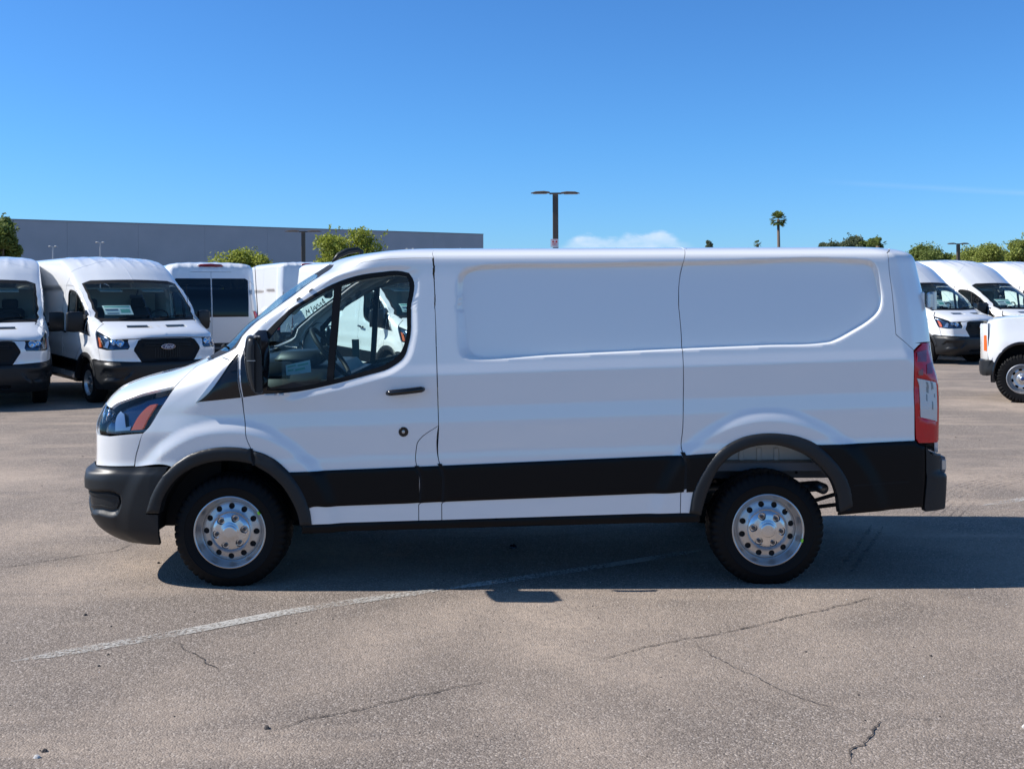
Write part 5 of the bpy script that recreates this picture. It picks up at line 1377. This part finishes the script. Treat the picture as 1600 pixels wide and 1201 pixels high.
# ------------------------------------------------------------------ warehouse
def warehouse():
    m = mat('grey_tilt_up_wall', (.36, .385, .41), .85); n, l = nodes(m); b = n['Principled BSDF']
    tc = n.new('ShaderNodeTexCoord'); t = n.new('ShaderNodeTexNoise'); t.inputs['Scale'].default_value = .35; t.inputs['Detail'].default_value = 6; l.new(tc.outputs['Object'], t.inputs[0])
    r = n.new('ShaderNodeValToRGB'); l.new(t.outputs[0], r.inputs[0]); r.color_ramp.elements[0].color = (.34, .365, .39, 1); r.color_ramp.elements[1].color = (.38, .40, .425, 1); r.color_ramp.elements[0].position = .35; r.color_ramp.elements[1].position = .65; l.new(r.outputs[0], b.inputs['Base Color'])
    trim = mat('parapet_cap', (.20, .21, .23), .6)
    A = Vector((-3.8, 134.1, 0)); dr = Vector((-.852, -.523, 0)).normalized(); H = 10.05; L = 118.0; back = Vector((-dr.y, dr.x, 0)); back = back if back.y > 0 else -back
    root = empty('warehouse', A); tag(root, 'long flat-roofed grey warehouse with blank walls beyond the parked vans', 'warehouse')
    ang = math.atan2(dr.y, dr.x); root.rotation_euler = (0, 0, ang)
    sgn = 1 if (Matrix.Rotation(ang, 3, 'Z') @ Vector((0, 1, 0))).dot(back) > 0 else -1
    pw = 7.35
    k = 0
    while k * pw < L:
        mb = MB(); mb.box((k * pw + pw / 2, sgn * .12, H / 2), (pw - .014, .24, H)); mb.build('wall_panel', m, root); k += 1
    mb = MB(); mb.box((L / 2, sgn * 22, H / 2 - .2), (L, 43.6, H - .4)); mb.build('building_body', m, root)
    mb = MB(); mb.box((k * pw / 2, sgn * .12, H + .05), (k * pw + .1, .34, .10)); mb.build('parapet_cap', trim, root)
    k2 = 0
    while k2 * 7.3 < 43:
        mb = MB(); mb.box((-.12, sgn * (k2 * 7.3 + 3.65 + .3), H / 2), (.2, 7.26, H)); mb.build('wall_panel', m, root); k2 += 1
warehouse()
# ------------------------------------------------------------------ lamp posts
M['bronze'] = mat('dark_bronze_pole', (.075, .055, .038), .45, bump=(8, .001)); M['lampglass'] = mat('lamp_lens', (.30, .31, .31), .4); M['palepole'] = mat('pale_galvanised', (.48, .50, .50), .5)
def lamp_post(px, ytop, dist, head, pole, label, rz=0, group='dark shoebox lamp posts', m='bronze', skew=.0, sign=False):
    s = F_PX / dist; X = (px - 800) / s; Z = CAM_H + (HOR - ytop) / s
    r = empty('lamp_post', (X, dist - CAM_D, 0), rz); tag(r, label, 'lamp post', group)
    mb = MB(); mb.box((0, 0, Z / 2 - .1), (pole, pole, Z - .2), bev=.02); mb.build('pole', M[m], r)
    mb = MB(); mb.tube([(0, 0, 0), (0, 0, .7)], .3, 16); mb.build('base', mat('concrete', (.3, .29, .27), .9) if 'concrete' not in bpy.data.materials else bpy.data.materials['concrete'], r)
    mb = MB(); mb.box((0, 0, Z - .16), (pole + .28, .09, .07)); mb.build('crossarm', M[m], r)
    for sg in (-1, 1):
        w = head; cx = sg * (pole / 2 + .12 + w / 2); V = []; F = []
        prof = [(-.5, -.02, .16), (-.5, .05, .16), (-.2, .085, .19), (.25, .07, .19), (.48, .015, .15), (.5, -.02, .14)]
        for (u, zz, hw) in prof:
            for yy in (-hw, -hw * .6, hw * .6, hw): V.append((cx + sg * u * w, yy + skew * sg, Z - .15 + zz * (1 if abs(yy) < hw else .35)))
        n = len(prof)
        for i in range(n - 1):
            for j in range(3): F.append((i * 4 + j, i * 4 + j + 1, (i + 1) * 4 + j + 1, (i + 1) * 4 + j))
        F.append((0, 1, 2, 3)); F.append(tuple((n - 1) * 4 + j for j in (3, 2, 1, 0)))
        F.append(tuple(i * 4 for i in range(n))); F.append(tuple(i * 4 + 3 for i in range(n))[::-1]); F.append((0, (n - 1) * 4, (n - 1) * 4 + 3, 3))
        o = mobj('lamp_head', V, F, M[m], r, smooth=False); bmesh_fix(o)
        mb = MB(); mb.box((cx + sg * .02, skew * sg, Z - .175), (w * .72, .24, .02)); mb.build('diffuser', M['lampglass'], o)
    return r
lp = lamp_post(868.5, 297, 46.5, .82, .24, 'tallest dark lamp post, two heads against the sky, small sign on its pole', rz=R(-6), skew=.16)
lamp_post(474.5, 357, 70, .95, .26, 'dark twin-head lamp post in front of the grey warehouse', rz=R(4), skew=.1)
lamp_post(1497.5, 381, 86, .62, .24, 'dark twin-head lamp post among the trees at the right', rz=R(0))
lamp_post(83, 380, 96, .24, .10, 'small pale lamp post, leftmost before the warehouse wall', group='small pale lamp posts', m='palepole')
lamp_post(157, 374, 96, .26, .10, 'small pale lamp post above the roof of the van with the price sheet', group='small pale lamp posts', m='palepole')
lamp_post(641, 386, 96, .24, .10, 'small pale lamp post whose head just clears the foreground van roof', group='small pale lamp posts', m='palepole')
sg_ = Vector((0, -.14, 0)); zc = CAM_H + (HOR - 380.5) * 46.5 / F_PX
mb = MB(); mb.box((-.04, -.16, zc), (.34, .012, .36)); o = mb.build('sign', M['white'], None)
o.parent = None; o.location = lp.location; o.rotation_euler = lp.rotation_euler; tag(o, 'small white sign with red print fixed to the tallest lamp post', 'sign')
M['redprint'] = mat('red_print', (.55, .03, .02), .6)
for (dx, dz, w, h) in ((-.10, .06, .07, .08), (-.01, .045, .07, .025), (.05, .06, .06, .09), (-.04, -.02, .20, .018), (-.04, -.06, .22, .012), (-.04, -.10, .18, .012), (-.04, .150, .26, .012)):
    mb = MB(); mb.box((-.04 + (dx + .04), -.169, zc + dz), (w, .006, h)); mb.build('red_lettering', M['redprint'], o)
# ------------------------------------------------------------------ trees
def leafmat(name, c0, c1):
    m = mat(name, c0, .6, spec=.3); n, l = nodes(m); b = n['Principled BSDF']
    oi = n.new('ShaderNodeNewGeometry'); r = n.new('ShaderNodeValToRGB'); l.new(oi.outputs['Random Per Island'], r.inputs[0]); r.color_ramp.elements[0].color = (*c0, 1); r.color_ramp.elements[1].color = (*c1, 1)
    l.new(r.outputs[0], b.inputs['Base Color']); b.inputs['Subsurface Weight'].default_value = 0
    tr = n.new('ShaderNodeBsdfTranslucent'); l.new(r.outputs[0], tr.inputs[0]); mx = n.new('ShaderNodeMixShader'); mx.inputs[0].default_value = .35
    l.new(b.outputs[0], mx.inputs[1]); l.new(tr.outputs[0], mx.inputs[2]); l.new(mx.outputs[0], n['Material Output'].inputs[0]); return m
M['leaf_yellow'] = leafmat('yellow_green_leaves', (.20, .24, .03), (.42, .45, .08))
M['leaf_green'] = leafmat('green_leaves', (.19, .23, .04), (.38, .42, .11))
M['leaf_dark'] = leafmat('dark_green_leaves', (.10, .14, .03), (.25, .30, .08))
M['leaf_grey'] = leafmat('grey_green_leaves', (.09, .12, .06), (.20, .23, .13))
M['bark'] = mat('bark', (.13, .095, .07), .9, bump=(14, .01))
def tree(px, ytop, width_px, ybase, dist, leaf, label, name='tree', group=None, seed=0, dens=1.0, ls=.16, squash=.75, cat='tree'):
    rnd = random.Random(seed); s = F_PX / dist; X = (px - 800) / s; Z = CAM_H + (HOR - ytop) / s; w = width_px / s; zb = CAM_H + (HOR - ybase) / s; zb = max(1.0, zb - 1.2)
    r = empty(name, (X, dist - CAM_D, 0)); tag(r, label, cat, group)
    ch = Z - zb; cz = (Z + zb) / 2
    mb = MB(); tips = []
    mb.tube([(0, 0, -.1), (.08, .03, zb * .6), (.0, 0, zb)], [.20, .15, .12], 9)
    blobs = []
    for k in range(19):
        a = rnd.uniform(0, 2 * math.pi); q = math.sqrt(rnd.random()) * .36 * w; zz = rnd.uniform(-.32, .36) * ch * (1 - (q / (w * .5)) ** 2 * .55)
        c = Vector((q * math.cos(a), q * math.sin(a) * .9, cz + zz)); blobs.append((c, rnd.uniform(.17, .27) * min(w, ch * 1.5)))
    for c, rr in blobs[:10]: mb.tube([(0, 0, zb - .1), (c.x * .45, c.y * .45, zb + (c.z - zb) * .6), tuple(c)], [.10, .06, .02], 6)
    mb.build('trunk', M['bark'], r, smooth=True)
    V = []; F = []
    N = int(900 * dens)
    for c, rr in blobs:
        for k in range(N):
            d = Vector((rnd.gauss(0, 1), rnd.gauss(0, 1), rnd.gauss(0, 1))).normalized() * rr * (rnd.random() ** .38) * rnd.uniform(.75, 1.18); d.z *= squash
            p = c + d; L = ls * rnd.uniform(.6, 1.35)
            a = Vector((rnd.gauss(0, 1), rnd.gauss(0, 1), rnd.gauss(0, .7))).normalized(); bq = a.cross(Vector((rnd.gauss(0, 1), rnd.gauss(0, 1), rnd.gauss(0, 1)))).normalized()
            b0 = len(V); V += [p - a * L * .5, p + bq * L * .28, p + a * L * .5, p - bq * L * .28]; F.append((b0, b0 + 1, b0 + 2, b0 + 3))
    # stray twigs that break the outline
    for k in range(int(18 * min(dens, 1))):
        c, rr = rnd.choice(blobs); d = Vector((rnd.gauss(0, 1), rnd.gauss(0, .6), abs(rnd.gauss(0, .8)))).normalized()
        for t in range(14):
            p = c + d * rr * (1.0 + t * .035) + Vector((rnd.gauss(0, .06), rnd.gauss(0, .06), rnd.gauss(0, .06))) ; L = ls * rnd.uniform(.5, 1.1)
            a = Vector((rnd.gauss(0, 1), rnd.gauss(0, 1), rnd.gauss(0, 1))).normalized(); bq = a.cross(Vector((rnd.gauss(0, 1), 1, .3))).normalized(); b0 = len(V)
            V += [p - a * L * .5, p + bq * L * .28, p + a * L * .5, p - bq * L * .28]; F.append((b0, b0 + 1, b0 + 2, b0 + 3))
    mobj('crown', V, F, leaf, r, smooth=False); return r
tree(4, 330, 58, 405, 58, M['leaf_dark'], 'dark green tree at the left picture edge before the warehouse', seed=3, ls=.17, squash=1.0)
tree(378, 390, 108, 425, 60, M['leaf_yellow'], 'low spreading yellow-green tree above the van with dark rear glass', seed=5, ls=.16, dens=.8)
tree(428, 406, 22, 425, 62, M['leaf_yellow'], 'small yellow-green sprig right of the low spreading tree', seed=6, ls=.14, dens=.3, name='bush')
tree(546, 355, 112, 412, 60, M['leaf_yellow'], 'bright yellow-green tree behind the windshield of the foreground van', seed=8, ls=.17, dens=1.0)
tree(1292, 371, 38, 412, 100, M['leaf_grey'], 'small olive tree top, leftmost of those over the rear of the van roof', seed=9, ls=.22, dens=1.0)
tree(1329, 367, 58, 412, 105, M['leaf_grey'], 'grey-green tree top over the rear half of the van roof', seed=10, ls=.22, dens=1.2)
tree(1359, 369, 36, 412, 104, M['leaf_dark'], 'dark small tree top beside a short palm', seed=11, ls=.22, dens=1.0)
tree(1456, 380, 84, 424, 92, M['leaf_dark'], 'broad dark green tree behind the rear corner of the van', seed=12, ls=.20, dens=1.5, squash=.9)
tree(1528, 382, 78, 424, 88, M['leaf_green'], 'light green feathery tree right of the distant lamp post', seed=13, ls=.18, dens=1.3)
tree(1566, 388, 40, 424, 95, M['leaf_green'], 'green tree filling the gap left of the edge tree', seed=15, ls=.18, dens=1.1)
tree(1600, 368, 56, 424, 84, M['leaf_green'], 'tall green tree at the right picture edge', seed=14, ls=.18, dens=1.3)
tree(1107, 372, 16, 400, 110, M['leaf_grey'], 'wispy treetop just clearing the van roof', seed=16, ls=.18, dens=.12)
def palm(px, ytop, crown_px, dist, label, seed=1, skirt=False, leaf='leaf_dark', nf=60):
    rnd = random.Random(seed); s = F_PX / dist; X = (px - 800) / s; w = crown_px / s / 2; Z = CAM_H + (HOR - ytop) / s - w * .85
    r = empty('palm_tree', (X, dist - CAM_D, 0)); tag(r, label, 'palm tree')
    mb = MB(); mb.tube([(0, 0, -.1), (.1, 0, Z * .5), (0, 0, Z)], [.30, .22, .19], 9); mb.build('trunk', M['bark'], r, smooth=True)
    for k in range(nf):
        a = 2 * math.pi * k / nf * 5.18; el0 = rnd.uniform(-1.0, 1.4); V = []; F = []
        L = w * rnd.uniform(.9, 1.08); d = Vector((math.cos(a) * math.cos(el0), math.sin(a) * math.cos(el0), math.sin(el0))); side = Vector((-math.sin(a), math.cos(a), 0)); up = side.cross(d)
        stem = d * L * .55; V += [(0, 0, 0), tuple(stem + side * .03), tuple(stem - side * .03)]; F.append((0, 1, 2))
        for j in range(15):
            t = (j - 7) / 7 * 1.25; dd = (d * math.cos(t) + side * math.sin(t)); tip = stem + dd * L * .5 * (1 - .15 * abs(t)) + Vector((0, 0, -.10 * L * rnd.random())); nn = (side * math.cos(t) - d * math.sin(t)) * .075
            b = len(V); V += [tuple(stem), tuple(stem + dd * L * .25 + nn), tuple(tip), tuple(stem + dd * L * .25 - nn)]; F.append((b, b + 1, b + 2, b + 3))
        o = mobj('frond', [Vector(v) + Vector((0, 0, Z)) for v in V], F, M[leaf], r, smooth=False)
    return r
palm(1216.5, 332, 29, 150, 'tall slender fan palm standing alone against the sky', seed=2)
palm(1372, 374, 30, 100, 'short palm whose fronds show over the rear corner of the van roof', seed=4, nf=16)
palm(1184, 377, 14, 150, 'brownish palm top barely showing over the van roof', seed=5, nf=22)
# ------------------------------------------------------------------ pickup at the right edge
def pickup():
    r = empty('pickup_truck'); tag(r, 'white pickup truck at the right picture edge with black bumper and knobbly tyre', 'pickup truck')
    # side outline (x from the front axle, rearwards positive; z), sections by station: half width and rounding
    def body(name, stations, m, sharp=40):
        """stations: (x, z0, z1, halfwidth, top_inset, round)"""
        V = []; F = []; n = None
        for (x, z0, z1, w, ti, rd) in stations:
            ring = []
            for sg in (-1, 1):
                pts = [(w - .02, z0), (w, z0 + .05), (w, z0 + (z1 - z0) * .45), (w - .015, z1 - rd * 1.6), (w - ti * .35 - .01, z1 - rd * .7), (w - ti - rd * .6, z1 - rd * .18), (w - ti - rd * 2.2, z1), (.25, z1 + .015)]
                if sg == -1: ring += [(-p[0], p[1]) for p in pts]
                else: ring += [p for p in pts[::-1]]
            n = len(ring); V += [(x, p[0], p[1]) for p in ring]
        for i in range(len(stations) - 1):
            for k in range(n): F.append((i * n + k, i * n + (k + 1) % n, (i + 1) * n + (k + 1) % n, (i + 1) * n + k))
        F.append(tuple(range(n))); F.append(tuple((len(stations) - 1) * n + k for k in range(n))[::-1])
        o = mobj(name, V, F, m, r, smooth=True); bmesh_fix(o); o.data.set_sharp_from_angle(angle=R(sharp)); return o
    w = 1.0
    RO = .555
    # front wing flank with the arch cut out, built as a plate with thickness
    def plate(name, outer, y0, y1, m, holes=()):
        o_ = resample(outer, .06); V2, T2 = cdt(o_, [resample(h, .06) for h in holes], [], .09); res = []
        for sg in (-1, 1):
            def yy(x, z): return sg * (w - .05 * max(0, (z - 1.05)) * 1.2 - .42 * max(0, (-.30 - x)) ** 1.25 + .018 * math.exp(-((math.hypot(x, z - .4) - .60) / .10) ** 2))
            V = [(v[0], yy(*v), v[1]) for v in V2]; F = [tuple(t) for t in T2]; b = len(V)
            for L in [o_] + [resample(h, .06) for h in holes]:
                k0 = len(V); V += [(p[0], yy(*p), p[1]) for p in L] + [(p[0], yy(*p) - sg * .04, p[1]) for p in L]; nn = len(L); F += [(k0 + i, k0 + (i + 1) % nn, k0 + nn + (i + 1) % nn, k0 + nn + i) for i in range(nn)]
            o = mobj(name, V, F, m, r, smooth=True); bmesh_fix(o); o.data.set_sharp_from_angle(angle=R(35)); res.append(o)
        return res
    arch = [(RO * math.cos(t) * (1 if math.cos(t) > 0 else .80), .40 + RO * math.sin(t) * 1.05) for t in np.linspace(math.pi * 1.0, math.pi * .0, 22)]
    wing = [(-.45, .66), (-.50, .67), (-.515, .80), (-.53, 1.02), (-.54, 1.24), (-.52, 1.315), (-.44, 1.355), (-.2, 1.385), (.3, 1.41), (.95, 1.43), (1.02, 1.43), (1.0, 1.1), (.98, .62), (.80, .50), (.60, .46)] + [(p[0], p[1]) for p in arch[::-1] if p[1] > .47 and p[0] < .56] 
    wing = [p for p in wing if not (p[0] < 0 and p[1] < .60)]
    plate('front_wing', wing, 0, 0, M['paint'])
    for a, b_, nm in ((1.03, 2.05, 'front_door'), (2.07, 3.0, 'rear_door')): plate(nm, [(a, .55), (b_, .55), (b_, 1.40), (a, 1.43)], 0, 0, M['paint'])
    arch2 = [(4.1 + RO * math.cos(t), .40 + RO * math.sin(t)) for t in np.linspace(0, math.pi, 20)]
    plate('bed_side', [(3.03, .60)] + [p for p in arch2[::-1] if p[1] > .5] + [(5.1, .60), (5.15, 1.45), (3.03, 1.42)], 0, 0, M['paint'])
    body('hood', [(-.52, 1.20, 1.33, .82, .05, .03), (-.42, 1.22, 1.37, .88, .05, .03), (-.2, 1.22, 1.40, .93, .05, .03), (.4, 1.22, 1.435, .95, .05, .03), (1.0, 1.22, 1.46, .96, .05, .03)], M['paint'])
    body('cab_roof', [(1.75, 1.84, 1.90, .70, .08, .04), (2.1, 1.86, 1.98, .74, .08, .05), (2.8, 1.86, 1.98, .74, .08, .05), (3.05, 1.84, 1.92, .72, .08, .04)], M['paint'])
    for sg in (-1, 1):
        for (x0, x1) in ((1.05, 1.80), (2.05, 2.10), (2.98, 3.02)):
            mb = MB(); mb.tube([(x0, sg * .95, 1.42), (x1, sg * .72, 1.89)], .04, 6); mb.build('roof_pillar', M['paint'], r)
    for sg in (-1, 1):
        mobj('side_glass', [(1.15, sg * .94, 1.43), (2.97, sg * .94, 1.43), (2.97, sg * .73, 1.86), (1.85, sg * .73, 1.86)], [(0, 1, 2, 3)], M['ws'], r, smooth=False)
    mobj('windshield', [(1.02, -.9, 1.45), (1.02, .9, 1.45), (1.78, .68, 1.87), (1.78, -.68, 1.87)], [(0, 1, 2, 3)], M['ws'], r, smooth=False)
    mb = MB(); mb.box((1.9, 0, .95), (1.7, 1.8, .9)); mb.build('cabin_inside', M['interior'], r)
    mb = MB(); mb.box((2.2, 0, .62), (5.0, 1.1, .2)); mb.box((-.05, 0, .92), (.7, 1.2, .55)); mb.build('chassis', M['dark'], r)
    mb = MB(); mb.box((4.1, 0, 1.0), (2.0, 1.7, .05)); mb.build('bed_floor', M['dark'], r)
    mb = MB(); mb.box((5.15, 0, 1.03), (.06, 1.9, .8), bev=.02); mb.build('tailgate', M['paint'], r)
    # front end: grille, headlamps wrapping the corner, bumper
    mb = MB(); mb.box((-.57, 0, 1.00), (.10, 1.20, .50), bev=.04); mb.build('grille', M['silver'], r)
    mb = MB(); mb.box((-.625, 0, 1.0), (.02, 1.05, .38)); mb.build('grille_insert', M['rubber'], r)
    for k in range(3):
        mb = MB(); mb.box((-.632, 0, .88 + k * .12), (.02, 1.04, .03)); mb.build('grille_bar', M['silver'], r)
    for sg in (-1, 1):
        V = []; F = []; cs = [(-.63, .60), (-.605, .75), (-.56, .87), (-.505, .93)]
        for (x, y) in cs: V += [(x, sg * y, .68), (x - .012, sg * y, .70), (x - .012, sg * (y + .004), 1.27), (x, sg * y, 1.29)]
        for i in range(3):
            for k in range(3): F.append((i * 4 + k, i * 4 + k + 1, (i + 1) * 4 + k + 1, (i + 1) * 4 + k))
        h = mobj('headlamp', V, F, M['clearlens'], r, smooth=True, sharp=40)
        V = []; cs = [(-.566, .855), (-.542, .89), (-.52, .918)]
        for (x, y) in cs: V += [(x - .014, sg * (y + .006), .84), (x - .014, sg * (y + .006), 1.10)]
        mobj('side_marker', V, [(0, 1, 3, 2), (2, 3, 5, 4)], M['amber'], h, smooth=True)
        mb = MB(); mb.box((-.50, sg * .935, 1.0), (.035, .02, .60), bev=.006); mb.build('lamp_edge', M['chrome'], r)
    body('front_bumper', [(-.66, .50, .65, .72, .01, .02), (-.64, .45, .69, .84, .01, .02), (-.60, .43, .70, .93, .01, .02), (-.53, .43, .70, .98, .01, .02), (-.42, .45, .70, .99, .01, .02)], M['plastic'])
    mb = MB()
    for sg in (-1, 1): mb.box((-.44, sg * .93, .40), (.075, .03, .16), bev=.008)
    mb.build('tow_tab', M['dark'], r)
    for sg in (-1, 1):
        for xx in (0, 4.1):
            V = []; n = 20
            for k in range(n + 1):
                t = math.pi * k / n; V += [(xx - .54 * math.cos(t), sg * .98, .42 + .54 * math.sin(t)), (xx - .54 * math.cos(t), sg * .5, .42 + .54 * math.sin(t))]
            F = [(2 * k, 2 * k + 2, 2 * k + 3, 2 * k + 1) for k in range(n)] + [tuple(2 * k + 1 for k in range(n + 1))]
            mobj('wheel_well', V, F, M['dark'], r, smooth=False)
            V = []; n = 26; F = []
            for k in range(n + 1):
                t = math.pi * (-.02 + 1.04 * k / n)
                for (q, o) in ((.525, .955), (.528, 1.022), (.548, 1.03), (.572, 1.018)): V.append((xx - q * math.cos(t) * (.80 if (xx == 0 and math.cos(t) > 0) else 1), sg * o * (1 if not (xx == 0 and math.cos(t) > .6) else .985), .41 + q * 1.04 * math.sin(t)))
            for k in range(n):
                for j in range(3): F.append((k * 4 + j, k * 4 + j + 1, k * 4 + 5 + j, k * 4 + 4 + j))
            mobj('wheel_arch_lip', V, F, M['trim'], r, smooth=True, sharp=40)
    # knobbly tyres on steel wheels
    rad = .405; seg = 176
    prof = [(.235, -.01), (.25, .004), (.29, .012), (.33, .010), (.345, .013), (.36, .012), (.375, .006), (.392, -.008), (.402, -.025), (rad, -.05), (rad, -.085), (rad - .0, -.12), (rad, -.155), (rad, -.19), (.402, -.215), (.38, -.24), (.32, -.255), (.25, -.25)]
    def mod(i, j, q, o):
        g = i % 8
        if 4 <= j <= 8 and g in (0, 1, 5): return q - .012, o - .010
        if 9 <= j <= 13 and ((g + 2 * j) % 8) in (0, 1, 4): return q - .014, o
        return q, o
    tv, tf = lathe(prof, seg, mod); 
    rv, rf = lathe([(.235, -.015), (.243, -.008), (.242, .0), (.234, .004), (.226, -.004), (.222, -.02), (.212, -.04), (.208, -.07), (.195, -.082)], 56)
    hr = [(0, -.03), (.07, -.03), (.085, -.045), (.105, -.050), (.13, -.038), (.165, -.042), (.19, -.075), (.2, -.085)]
    holes = []
    for k in range(8):
        a = 2 * math.pi * (k + .5) / 8; holes.append(np.array([(.150 * math.cos(a) + .030 * math.cos(t) * -math.sin(a) + .018 * math.sin(t) * math.cos(a), .150 * math.sin(a) + .030 * math.cos(t) * math.cos(a) + .018 * math.sin(t) * math.sin(a)) for t in np.linspace(0, 2 * math.pi, 14, endpoint=False)]))
    V2, T2 = cdt(circ(0, 0, .198, 48), [circ(0, 0, .06, 24)] + holes, [], .02)
    dv = [(v[0], -np.interp(math.hypot(*v), [a for a, b in hr], [b for a, b in hr]), v[1]) for v in V2]
    for sg in (-1, 1):
        for xx in (0, 4.1):
            wv = mobj('wheel', rv, rf, M['silver'], r, smooth=True, sharp=35); wv.location = (xx, sg * .99, .392); wv.rotation_euler = (0, .2, 0 if sg == -1 else math.pi)
            mobj('tyre', tv, tf, M['tyre'], wv, smooth=True, sharp=30)
            mobj('wheel_disc', dv, [tuple(t) for t in T2], M['silver'], wv, smooth=True, sharp=35)
            v3_, f3 = lathe([(.001, .006), (.035, .005), (.045, -.002), (.055, -.02), (.062, -.035)], 28); mobj('hub_cap', v3_, f3, M['silver2'], wv, smooth=True, sharp=35)
            v3_, f3 = lathe([(.001, .009), (.028, .008), (.031, .004)], 24); mobj('hub_badge', v3_, f3, M['blue'], wv, smooth=True)
            v3_, f3 = lathe([(.0, -.09), (.19, -.09)], 20); mobj('brake_disc', v3_, f3, M['dark'], wv)
    mb = MB(); mb.tube([(0, -.9, .40), (0, .9, .40)], .05, 8); mb.build('front_axle', M['dark'], r); mb = MB(); mb.tube([(4.1, -.9, .40), (4.1, .9, .40)], .05, 8); mb.build('rear_axle', M['dark'], r)
    return r
tr_ = pickup()
a = R(26); dist = F_PX / 95.5; X = (1597 - 800) / 95.5
# near-side front wheel face stands at X, dist
nw = Vector((math.cos(a) * 0 - math.sin(-a) * -1.0 * 0, 0, 0))
rot = Matrix.Rotation(-a, 3, 'Z'); off = rot @ Vector((0, -1.0, 0)); tr_.rotation_euler = (0, 0, -a); tr_.location = Vector((X, dist - CAM_D, 0)) - off
